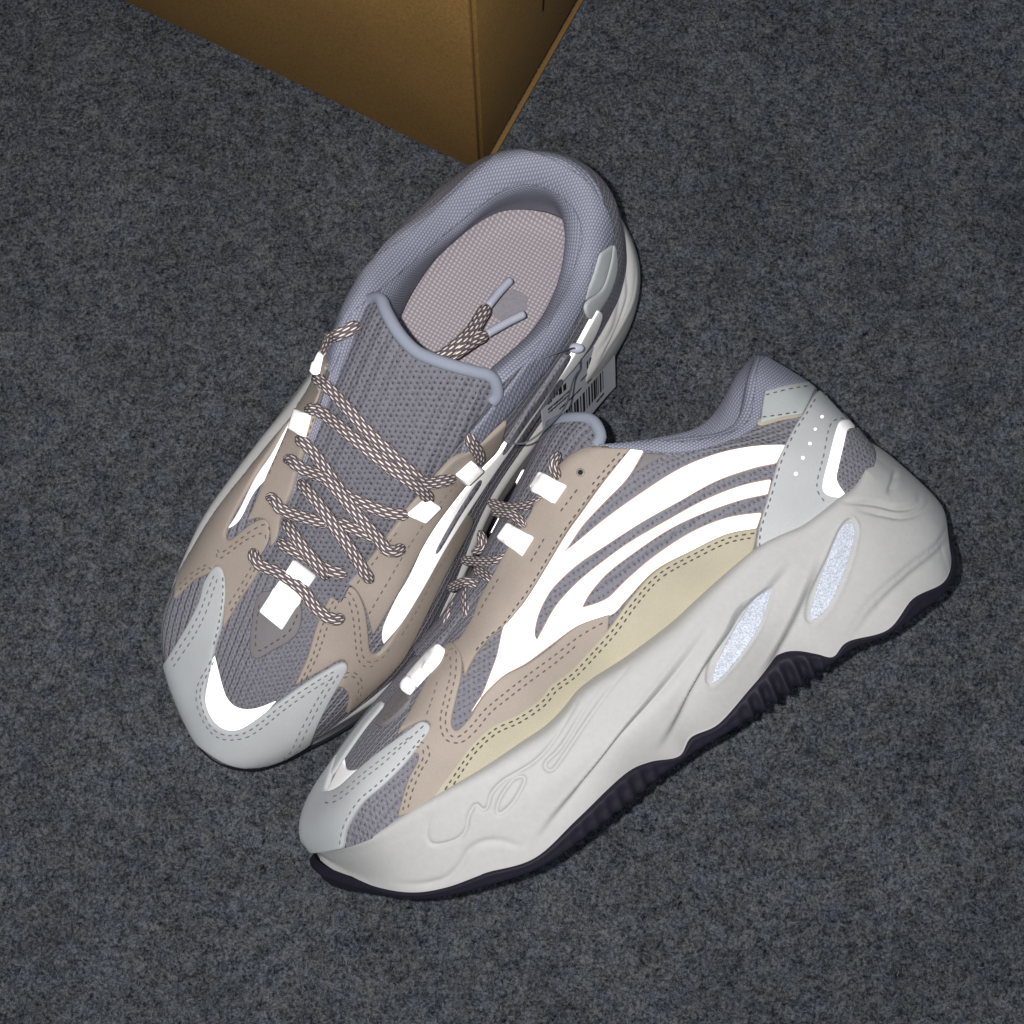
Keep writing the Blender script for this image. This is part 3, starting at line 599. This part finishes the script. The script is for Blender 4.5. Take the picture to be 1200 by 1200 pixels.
A.stitches(mg2, [([(352,800),(366,770),(376,738),(386,714),(395,698),(404,693),(412,698),(419,716),(422,742),(425,768),(434,776),(448,770),(458,757)], 0), ([(358,797),(372,768),(381,742),(390,718),(398,704),(405,700),(410,708),(414,725),(416,745),(419,770),(428,781),(445,778)], 0),
                 ([(402,795),(412,792),(420,802),(418,822)], 0), ([(405,789),(415,788),(424,800),(420,826)], 0), ([(470,745),(490,712),(510,672),(530,640)], 0)], M['thread'])
A.stitches(es2, [([(432,720),(452,686),(478,642),(505,602),(532,570),(560,540)], 0), ([(412,692),(440,656),(468,620)], 0)], M['thread'])
A.stitches(es1, [([(355,458),(340,500),(322,540),(312,565)], 0), ([(384,436),(368,488),(354,528)], 0)], M['thread'])
A.stitches(tri, [([(304,708),(300,740),(302,762),(322,752),(338,741),(347,724),(350,712)], 0)], M['threaddark'])
A.surf3 = Surf([(A.upV, A.upF), (A.tonV, A.tonF), (A.colV, A.colF)] + A.patchgeo)
A.patch("insole_print", [(586,343),(603,340),(618,349),(612,371),(592,377),(577,366)], simple("faded_print", lin(150, 145, 152), 0.7, 0.12, 800.0), 0.05, 0.12, Surf([(A.insV, A.insF)]), parent=A.insole, edge=1.0)
# webbing loops of reflective tape
for q in ([(365,405),(380,411),(374,440),(357,434)], [(352,481),(365,486),(359,512),(344,505)], [(552,540),(562,547),(542,567),(534,556)], [(500,583),(513,591),(494,611),(477,602)], [(346,656),(371,675),(332,737),(307,716)]):
    A.patch("lace_loop", [p for p in q for _ in (0, 1)], M['retro'], 2.2, 1.6, A.surf3, edge=3.0)
A.surf4 = A.surf3
lw = dict(rw=2.5, rh=1.15)
for pts, lift, arch in (([(421,379),(404,389),(387,397),(367,408)], 3.0, 0), ([(362,438),(382,452),(410,482),(435,510),(480,552),(500,566),(534,560)], 2.2, 0), ([(357,480),(372,481),(392,495),(422,520),(460,550),(490,572),(507,588)], 3.6, 3),
    ([(347,512),(367,530),(392,565),(405,580),(430,592),(455,601),(479,604)], 2.0, 0), ([(333,541),(340,539),(355,550),(380,560),(397,577),(420,605),(442,630),(452,643),(463,646),(474,640)], 4.2, 3), ([(350,563),(370,587),(392,617),(415,650),(428,672),(437,682)], 3.0, 4),
    ([(312,585),(319,584),(330,597),(355,606),(375,611),(397,613),(430,626),(449,633)], 2.0, 0), ([(333,610),(350,635),(370,660),(385,678)], 3.4, 3), ([(325,634),(340,643),(360,653),(385,668),(407,673)], 2.0, 0),
    ([(296,643),(302,660),(330,673),(355,692),(370,712),(388,725),(404,724)], 3.6, 2), ([(548,508),(553,520),(561,532),(562,545)], 3.0, 0)):
    A.tube("lace", pts, M['lace'], surf=A.surf3, lift=lift, arch=arch, **lw)
for pts, z0, z1, ag in (([(497,427),(512,421),(528,411),(551,390),(564,370),(572,358)], 0.088, 0.074, [(572,358),(585,342),(598,328)]), ([(508,428),(520,421),(538,410),(556,398),(571,391)], 0.084, 0.078, [(571,391),(592,379),(614,368)])):
    l = A.tube("lace", pts, M['lace'], 2.9, 1.9, zs=[z0, (z0 + z1) / 2 + 0.004, z1], ends=False)
    a = A.tube("aglet", ag, M['aglet'], 1.75, 1.75, zs=[z1, z1 - 0.004], ends=False, parent=l)

# ------------------------------------------------------------------ the sneaker lying on its inner side
phi = math.radians(31.167); h = math.radians(77.32)
e2, n2 = np.array([math.cos(phi), math.sin(phi), 0]), np.array([-math.sin(phi), math.cos(phi), 0])
pt = math.radians(2.6); v2 = np.array([0, 0, 1.0]); e3 = e2 * math.cos(pt) + v2 * math.sin(pt); u3 = -e2 * math.sin(pt) + v2 * math.cos(pt)
zl = n2 * math.sin(h) + u3 * math.cos(h); yl = -n2 * math.cos(h) + u3 * math.sin(h)
org = np.array([-0.06557, -0.17820, 0.0501])
RS = Shoe("sneaker", "sneaker tipped onto its inner side, showing striped outer flank, sculpted midsole and dark sole edge", org, e3, yl, zl, 0.963, True, False)
RS.tdrop = -1.0; RS.tlen = 6.0; RS.patchgeo = []
RS.grooves = [
 ('s', 3.3, 8, [(828,728),(815,746),(787,782),(758,819),(730,853),(702,890),(673,924),(645,955),(622,984)][::1]),
 ('g', 1.0, 4, [(622,984),(608,991),(588,986),(568,987),(550,997),(538,1016),(520,1031),(490,1037),(457,1035)]),
 ('s', 4.0, 9.5, [(924,653),(894,689),(864,712),(849,740),(829,772),(806,814),(787,848),(764,879)]),
 ('s', 3.0, 12, [(958,650),(936,704),(912,752),(885,795)]), 
 ('g', 0.9, 3, [(1106,584),(1113,605),(1100,636),(1067,663),(1034,692),(1012,715),(990,748)]), ('s', 1.8, 10, [(1106,590),(1111,608),(1098,638),(1065,666),(1034,694),(1008,722),(988,748)]),
 ('g', 1.5, 3.2, [(985,588),(1023,590),(1054,596),(1076,590),(1078,574)]), ('g', 1.2, 3.0, [(1000,596),(1030,602),(1060,606),(1084,596),(1090,580)]), ('g', 1.3, 3.2, [(1051,548),(1047,566),(1040,580)]),
 ('o', 1.1, 2.2, [(615,912),(612,922),(600,942),(586,954),(582,950),(586,935),(600,915),(610,910)]),
 ('g', 1.1, 2.2, [(515,932),(503,960),(500,978),(506,989),(520,989),(537,983),(546,972),(549,957),(557,943),(565,949),(571,946),(576,930),(590,915),(612,902),(627,892),(645,873),(665,842),(685,808)]),
 ('g', 1.1, 2.2, [(707,799),(687,827),(659,873),(640,893),(640,901),(648,902),(660,886),(696,833),(720,801),(744,774)]),
 ('O', 1.1, 3.0, [(901,688),(904,699),(891,737),(870,770),(848,796),(835,807),(831,800),(838,774),(858,737),(880,703)]),
 ('O', 1.1, 3.0, [(997,606),(1005,617),(1003,636),(993,671),(976,709),(960,728),(949,732),(946,721),(954,689),(969,650),(984,617)])]
RS.build_body(); RS.build_tongue()
RS.surf = Surf([(RS.upV, RS.upF)]); R_ = RS
foam = Surf([(RS.midV, RS.midF)])
for q in ([(901,692),(902,700),(889,736),(869,767),(848,792),(836,801),(834,798),(841,774),(860,738),(881,706)], [(997,611),(1002,619),(1000,636),(990,670),(974,706),(960,723),(951,727),(949,720),(957,689),(971,652),(985,620)]):
    R_.patch("reflective_insert", q, M['oval'], 0.5, 0.1, foam)
mg = R_.patch("leather_overlay", [(466,957),(466,957),(470,940),(479,912),(490,891),(489,883),(478,887),(478,887),(500,858),(505,850),(498,845),(480,852),(466,860),(466,860),(480,837),(495,810),(505,790),(514,768),(526,755),(537,756),(542,772),(541,793),(536,815),(530,842),(531,853),(537,855),(551,840),(563,820),(576,805),(592,791),(616,779),(642,761),(677,733),(714,719),(714,719),(708,752),(675,798),(632,838),(578,866),(548,905),(525,937),(510,942),(490,950)], M['greige'], 1.3)
band = Surf([(R_.upV, R_.upF), (R_.colV, R_.colF)])
es = R_.patch("eyestay", [(660,545),(674,533),(697,526),(739,527),(739,527),(705,567),(682,599),(664,624),(648,652),(625,690),(610,712),(595,731),(577,746),(560,766),(545,793),(545,793),(541,770),(532,755),(532,755),(542,748),(556,725),(563,706),(580,675),(596,645),(620,607),(632,582),(646,560)], M['greige'], 1.4, 0.4, band)
big_pts = [(739,527),(739,527),(754,529),(754,529),(735,560),(711,585),(684,614),(666,640),(657,651),(657,651),(677,635),(711,607),(753,577),(796,550),(838,533),(881,524),(920,522),(920,522),(909,543),(909,543),(881,549),(838,564),(796,587),(753,611),(711,638),(677,661),(651,685),(639,702),(630,722),(626,742),(629,751),(629,751),(637,736),(648,716),(660,700),(682,678),(711,655),(739,635),(782,610),(824,587),(867,570),(903,562),(903,562),(899,579),(899,579),(867,586),(824,601),(782,621),(739,650),(711,672),(691,695),(681,713),(681,713),(711,702),(733,681),(767,652),(810,624),(852,607),(892,601),(892,601),(886,619),(886,619),(850,626),(810,645),(767,668),(733,703),(716,720),(677,733),(642,758),(616,777),(592,790),(576,804),(563,818),(552,835),(552,835),(565,815),(575,790),(583,768),(590,737),(596,728),(596,728),(612,710),(627,688),(650,650),(666,624),(684,599),(707,567)]
R_.patch("film_edge", big_pts, M['fringe'], 0.35, 0.15, edge=1.2, grow=1.3)
big_r = R_.patch("reflective_stripe", big_pts, M['retro'], 0.35, 0.5, edge=1.2)
cr_ = R_.patch("side_panel", [(512,933),(512,926),(522,912),(535,895),(552,872),(577,850),(605,837),(631,819),(645,802),(668,785),(690,762),(714,735),(738,702),(768,669),(810,645),(850,626),(887,619),(887,619),(882,645),(868,668),(855,684),(833,708),(812,727),(790,751),(750,784),(719,803),(692,817),(678,830),(660,850),(618,884),(567,914)], M['cream'], 1.2, 0.35)
hc = R_.patch("heel_counter", [(888,646),(889,620),(900,581),(913,537),(930,502),(941,485),(952,465),(962,459),(974,465),(996,487),(1018,511),(1034,536),(1034,536),(1020,570),(1007,583),(985,589),(957,606),(944,617),(912,630)], M['pale'], 1.3, 0.3)
hp = R_.patch("collar_patch", [(896,459),(896,459),(925,452),(958,447),(958,447),(950,466),(940,486),(940,486),(915,490),(891,497),(891,497),(893,478)], M['cap'], 1.1, 0.2)
R_.patch("collar_patch", [(891,491),(938,486),(936,489),(915,493),(891,499)], M['cream'], 0.6, 0.1)
R_.patch("reflective_pull_tab", [(982,496),(996,495),(1004,500),(996,507),(991,511),(985,530),(979,562),(986,576),(993,582),(981,584),(966,580),(962,568),(970,534),(977,506)], M['retro'], 0.7, 1.4)
R_.patch("pull_tab_mesh", [(992,506),(1010,507),(1023,524),(1034,536),(1034,536),(1023,559),(1006,580),(991,583),(984,576),(977,563),(979,550),(984,528),(988,510)], M['mesh'], 0.9, 1.9)
cap = R_.patch("toe_cap", [(480,857),(493,847),(501,847),(505,853),(500,864),(476,895),(451,920),(426,942),(409,970),(404,992),(401,1003),(401,1003),(388,1011),(377,1017),(365,1000),(355,983),(354,964),(360,943),(371,922),(383,904),(399,882),(399,882),(385,925),(387,928),(401,922),(423,902),(447,882)], M['pale'], 1.4, 0.3)
R_.patch("reflective_toe_stripe", [(384,927),(384,927),(394,907),(404,888),(404,888),(406,900),(412,903),(424,901),(424,901),(401,922),(386,929)], M['retro'], 0.5, 0.2)
R_.patch("toe_cap_edge", [(382,906),(399,880),(422,849),(444,825),(450,827),(429,853),(407,884),(390,909)], M['pale'], 0.9, 0.3)
tri = R_.patch("lace_keeper", [(442,847),(446,852),(452,851),(468,838),(481,823),(486,806),(486,800),(470,808),(455,825)], M['darkleather'], 1.1, 0.2)
R_.surf2 = Surf([(R_.upV, R_.upF)] + R_.patchgeo)
cb = [(512,930),(535,895),(552,872),(577,850),(605,837),(631,819),(645,802),(668,785),(690,762),(714,735),(738,702),(768,669),(810,645),(850,626),(885,619)]
R_.stitches(cr_, [(cb, 5.5), (cb, 10.5)], M['threaddark'])
R_.stitches(mg, [([(526,762),(534,762),(534,790),(528,815),(522,842),(526,860),(538,863),(553,850),(568,832),(592,812),(620,790),(650,768),(680,745),(712,727)], 0), ([(521,770),(527,768),(528,790),(522,815),(516,845),(522,866),(540,870),(558,856),(574,836),(596,818),(622,798),(652,776),(678,754)], 0),
                 ([(472,950),(478,925),(487,905),(496,888),(494,876),(484,876)], 0), ([(478,947),(484,925),(494,902),(503,886),(500,873),(490,869)], 0), ([(500,838),(508,815),(515,790)], 0)], M['thread'])
R_.stitches(es, [([(733,531),(700,569),(677,600),(659,625),(643,652),(620,690),(604,712),(590,731),(570,748),(553,768)], 0), ([(677,573),(655,602)], 0), ([(638,631),(619,663)], 0), ([(727,530),(695,567),(690,575)], 0), ([(560,722),(568,706),(585,677)], 0)], M['threaddark'])
R_.stitches(hc, [([(890,642),(892,620),(904,581),(917,537),(934,502),(945,485),(956,467),(964,463),(974,470),(996,492)], 0), ([(966,588),(957,570),(965,534),(972,500),(982,491),(996,490)], 0)], M['threadgrey'])
R_.patch("collar_binding", [(655,543),(661,545),(669,532),(697,524),(730,527),(753,528),(782,531),(816,528),(845,520),(874,508),(889,495),(895,466),(896,459),(896,459),(925,452),(957,447),(957,447),(938,432),(916,420),(901,417),(889,425),(885,450),(879,488),(862,505),(838,512),(810,518),(787,518),(753,515),(716,513),(690,516),(668,524)], M['lining'], 1.0, 0.0, band)
R_.patch("collar_wedge", [(756,531),(756,531),(780,533),(780,533),(740,557),(712,577),(712,577),(736,561)], M['darkleather'], 0.5, 0.1)
R_.stitches(hp, [([(897,463),(925,456),(956,451)], 0), ([(893,489),(915,486),(938,482)], 0)], M['threaddark'])
R_.stitches(cap, [([(480,864),(448,889),(424,908),(401,928),(386,935),(378,932)], 0), ([(497,850),(478,868),(450,894),(426,913),(402,934),(386,941),(376,937)], 0), ([(498,860),(470,893),(444,918),(419,940),(402,970),(397,1000)], 0)], M['threadgrey'])
R_.stitches(tri, [([(480,805),(462,825),(450,845),(466,832),(480,818)], 0)], M['threaddark'])
for (x, y), r in (((961,491),2.2), ((953.4,505.3),1.9), ((947.3,521.8),2.1), ((939,538),2.2), ((930.8,556.2),2.4)):
    R_.patch("perforation", [(x + r * math.cos(a), y + r * math.sin(a)) for a in np.linspace(0, 6.28, 7)[:-1]], M['retro'], 0.15, 1.5, step=1.5, edge=0.8)
R_.surf3 = Surf([(R_.upV, R_.upF), (R_.tonV, R_.tonF), (R_.colV, R_.colF)] + R_.patchgeo)
e_ = [(682 + 5 * math.cos(a), 555 + 5 * math.sin(a)) for a in np.linspace(0, 6.28, 9)[:-1]]
ey = R_.patch("eyelet", e_, M['metal'], 0.5, 1.8, R_.surf, step=2)
R_.patch("eyelet_hole_shade", [(682 + (x - 682) * 0.6, 555 + (y - 555) * 0.6) for x, y in e_], M['hole'], 0.1, 2.25, R_.surf, parent=ey, step=1.5, edge=0.8)  # solid dark disc; its colour stands for the shade inside the eyelet
for q in ([(637,555),(665,569),(650,591),(625,575)], [(600,615),(626,630),(612,652),(587,634)], [(475,806),(480,814),(498,795),(516,776),(521,759),(506,769),(489,788)]):
    R_.patch("lace_loop", [p for p in q for _ in (0, 1)] if len(q) == 4 else q, M['retro'], 2.0, 1.6, R_.surf3, edge=3.0)
for q in ([(605,544),(603,565),(595,562)], [(575,597),(580,600),(570,621),(562,617)]):
    R_.patch("lace_loop", [p for p in q for _ in (0, 1)], M['retro'], 2.0, 1.6, R_.surf3, edge=2.0, clip=False)
for pts, z in (([(655,530),(648,545),(655,562)], [0.0330,0.0380,0.0330]), ([(636,584),(620,592),(595,595),(571,588)], [0.0320,0.0220,0.0100,-0.0020]), ([(616,617),(600,603),(576,600)], [0.0310,0.0230,0.0080]), ([(604,648),(582,657),(557,658),(540,656)], [0.0300,0.0260,0.0140,-0.0020]),
    ([(562,622),(566,640),(553,647)], [-0.0020,0.0030,-0.0020]), ([(556,666),(575,680),(588,696)], [0.0140,0.0280,0.0320]), ([(568,691),(547,682),(525,691)], [0.0230,0.0160,-0.0020]), ([(547,688),(548,720),(560,746)], [0.0140,0.0260,0.0310]), ([(537,703),(526,724),(522,742)], [0.0080,0.0160,0.0160]),
    ([(544,740),(522,738),(512,750)], [0.0260,0.0180,0.0060]), ([(498,752),(495,767)], [-0.0020,0.0000]), ([(496,763),(514,780),(521,793)], [0.0100,0.0240,0.0280])):
    R_.tube("lace", pts, M['lace'], 2.1, 1.3, zs=z, ends=False)

# ------------------------------------------------------------------ the box behind
bc = FP(560, 200, 0); d1 = FP(189, 22, 0) - bc; d2 = FP(680, 0, 0) - bc; d1 /= np.linalg.norm(d1); d2 = d2 / np.linalg.norm(d2)
d2 = np.array([-d1[1], d1[0], 0]) * (1 if np.dot([-d1[1], d1[0], 0], d2) > 0 else -1) * 0.6 + d2 * 0.4; d2 /= np.linalg.norm(d2)
BH, B1, B2, T = 0.250, 0.345, 0.150, 0.003
m, nt, b = node_mat("brown_cardboard"); tc = N(nt, "ShaderNodeTexCoord")
n1 = N(nt, "ShaderNodeTexNoise", i_Scale=900.0, i_Detail=4.0, i_Roughness=0.7); nt.links.new(tc.outputs["Object"], n1.inputs["Vector"])
n2 = N(nt, "ShaderNodeTexNoise", i_Scale=14.0, i_Detail=3.0); nt.links.new(tc.outputs["Object"], n2.inputs["Vector"])
r = ramp(nt, n1.outputs[0], [(0.3, lin(120, 91, 47)), (0.7, lin(156, 119, 67))]); r2 = ramp(nt, n2.outputs[0], [(0.3, (0.9, 0.9, 0.9, 1)), (0.7, (1.05, 1.05, 1.05, 1))])
nt.links.new(mixc(nt, 1.0, r.outputs[0], r2.outputs[0], 'MULTIPLY'), b.inputs["Base Color"]); b.inputs["Roughness"].default_value = 0.85; bump(nt, b, n1.outputs[0], 0.25, 0.0004); card = m
edge_m = simple("cut_cardboard_edge", lin(124, 96, 54), 0.8, 0.15, 900.0)
box = thing("shoe_box", "brown cardboard shoe box on the carpet behind the heels, one corner towards the sneakers", "box", tuple(bc))
def slab(name, o, a, b_, c_, mat, parent, bev=0.0008):
    bm = bmesh.new(); vs = [bm.verts.new(Vector(o + a * i + b_ * j + c_ * k - bc)) for k in (0, 1) for j in (0, 1) for i in (0, 1)]
    for f in ((0, 1, 3, 2), (4, 6, 7, 5), (0, 4, 5, 1), (2, 3, 7, 6), (0, 2, 6, 4), (1, 5, 7, 3)): bm.faces.new([vs[i] for i in f])
    bmesh.ops.recalc_face_normals(bm, faces=bm.faces); bmesh.ops.bevel(bm, geom=bm.edges[:], offset=bev, segments=2, affect='EDGES', profile=0.5)
    me = bpy.data.meshes.new(name); bm.to_mesh(me); bm.free(); me.materials.append(mat); me.polygons.foreach_set("use_smooth", [True] * len(me.polygons))
    ob = bpy.data.objects.new(name, me); COL.objects.link(ob); ob.parent = parent; return ob
up = np.array([0, 0, 1.0])
slab("long_side", bc + d2 * 0, d1 * B1, d2 * T, up * BH, card, box)
slab("short_side", bc + d2 * (T + 0.0006) - d1 * 0.0012, d1 * T, d2 * (B2 - T), up * BH, card, box)
slab("long_side", bc + d2 * (B2 + 0.0012), d1 * B1, d2 * T, up * BH, card, box)
slab("short_side", bc + d1 * (B1 + 0.0006), d1 * T, d2 * B2, up * BH, card, box)
slab("top_panel", bc + up * (BH + 0.0006), d1 * B1, d2 * B2, up * T, card, box)
slab("edge_flap", bc + d2 * (T + 0.002) - d1 * 0.0042 + up * 0.0, d1 * 0.0024, d2 * (B2 - 0.008), up * 0.0024, edge_m, box, 0.0004)

def boxpt(px, py):
    d = ray(px, py); n_ = np.array([-d2[1], d2[0], 0]); k = (n_ @ (bc - d1 * 0.0014 - CAM_P)) / (n_ @ d); return CAM_P + d * k
c0 = boxpt(636, 5); slab("printed_mark", c0 - d1 * 0.0003 - up * 0.006, d1 * 0.0003, d2 * 0.0012, up * 0.012, simple("black_print", lin(20, 18, 16), 0.6), box, 0.00005)
slab("printed_mark", c0 - d1 * 0.0003 + d2 * 0.0022 + up * 0.001, d1 * 0.0003, d2 * 0.0012, up * 0.009, simple("black_print", lin(20, 18, 16), 0.6), box, 0.00005)

# ------------------------------------------------------------------ swing tag hanging between the shoes
Ta, Tb, Tc = FP(633, 465, 0.078), FP(717, 381, 0.044), FP(716, 452, 0.022)
ux = Tb - Ta; LX = np.linalg.norm(ux); ux /= LX; uy = Tc - Tb; uy -= ux * (uy @ ux); LY = np.linalg.norm(uy); uy /= LY; un = np.cross(ux, uy)
if un[2] < 0: un = -un
tag = thing("swing_tag", "white card price tag with black barcode hanging between the two sneakers", "tag", tuple(Ta))
TP = lambda u, v, w=0.0: Ta + ux * u + uy * v + un * (w + 0.0016 * math.sin(u / LX * math.pi * 1.3) + 0.002 * (u / LX) ** 3)
def tagmesh(name, rects, w, th, mat):
    V, F = [], []
    for (x0, y0, x1, y1) in rects:
        nu = max(1, int((x1 - x0) / 0.002)); k = len(V)
        for i in range(nu + 1):
            u = x0 + (x1 - x0) * i / nu
            V += [TP(u, y0, w), TP(u, y1, w), TP(u, y0, w + th), TP(u, y1, w + th)]
        for i in range(nu):
            q = k + i * 4; F += [(q + 2, q + 3, q + 7, q + 6), (q, q + 4, q + 5, q + 1), (q, q + 2, q + 6, q + 4), (q + 1, q + 5, q + 7, q + 3)]
        F += [(k, k + 1, k + 3, k + 2), (k + nu * 4, k + nu * 4 + 2, k + nu * 4 + 3, k + nu * 4 + 1)]
    return mesh_obj(name, np.array(V), F, mat, tag, None, False, Ta)
tagmesh("card", [(0, 0, LX, LY * 1.05)], 0, 0.0005, simple("white_card", lin(165, 166, 174), 0.5, 0.02))
ink = simple("black_ink", lin(24, 24, 28), 0.5)
rects = []; u = 0.008
while u < LX - 0.012:
    wd = random.choice((0.0005, 0.0009, 0.0014, 0.0019)); rects.append((u, 0.0165, u + wd, 0.0265)); u += wd + random.choice((0.0006, 0.001, 0.0015))
bcd = tagmesh("barcode", rects, 0.0006, 0.00008, ink); bcd['kind'] = 'stuff'
rects = []
for y, hgt, x0, x1, dn in ((0.003, 0.0032, 0.004, 0.016, .8), (0.003, 0.0036, 0.036, 0.048, .85), (0.008, 0.0011, 0.004, 0.022, .6), (0.0098, 0.0009, 0.004, 0.020, .6), (0.0088, 0.001, 0.03, 0.046, .6), (0.0125, 0.001, 0.012, 0.03, .6), (0.0135, 0.001, 0.036, 0.05, .6), (0.0285, 0.001, 0.02, 0.034, .6), (0.0285, 0.0012, 0.044, 0.052, .7)):
    u = x0
    while u < x1:
        wd = random.uniform(0.5, 1.2) * hgt * 0.6; rects.append((u, y, u + wd, y + hgt * random.choice((1, 1, .7)))); u += wd + hgt * 0.22 * random.uniform(.6, 1.6)
pr = tagmesh("printed_text", rects, 0.0006, 0.00008, ink); pr['kind'] = 'stuff'
st = simple("grey_plastic_thread", lin(95, 97, 105), 0.4)
hp_ = TP(LX * 0.47, 0.003, 0.001)
def cord(name, P, rad, mat, parent, base):
    P = cr(np.array(P), 8); tg = np.gradient(P, axis=0); tg /= np.linalg.norm(tg, axis=1)[:, None]; V = []
    for p, t in zip(P, tg):
        sd = np.cross(t, [0.3, 0.2, 0.9]); sd /= np.linalg.norm(sd); up_ = np.cross(sd, t)
        V += [p + (sd * math.cos(a) + up_ * math.sin(a)) * rad for a in np.linspace(0, 2 * math.pi, 7)[:-1]]
    F = [(i * 6 + j, i * 6 + (j + 1) % 6, (i + 1) * 6 + (j + 1) % 6, (i + 1) * 6 + j) for i in range(len(P) - 1) for j in range(6)]
    return mesh_obj(name, np.array(V), F, mat, parent, None, True, base)
cord("plastic_thread", [hp_, FP(677, 410, 0.086), FP(660, 411, 0.112), FP(630, 422, 0.115), FP(604, 434, 0.11), FP(585, 450, 0.10)], 0.00042, st, tag, Ta)
cord("plastic_thread", [hp_, FP(672, 445, 0.085), FP(664, 473, 0.105), FP(650, 492, 0.112), FP(620, 517, 0.115), FP(600, 520, 0.112)], 0.00036, st, tag, Ta)
bm = bmesh.new(); bmesh.ops.create_uvsphere(bm, u_segments=14, v_segments=8, radius=1.0)
kp = FP(675, 408, 0.092)
for v in bm.verts: v.co = Vector((v.co.x * 0.0034, v.co.y * 0.0022, v.co.z * 0.0022)) + Vector(kp - Ta)
me = bpy.data.meshes.new("fastener_knob"); bm.to_mesh(me); bm.free(); me.materials.append(M['aglet']); me.polygons.foreach_set("use_smooth", [True] * len(me.polygons))
ob = bpy.data.objects.new("fastener_knob", me); COL.objects.link(ob); ob.parent = tag
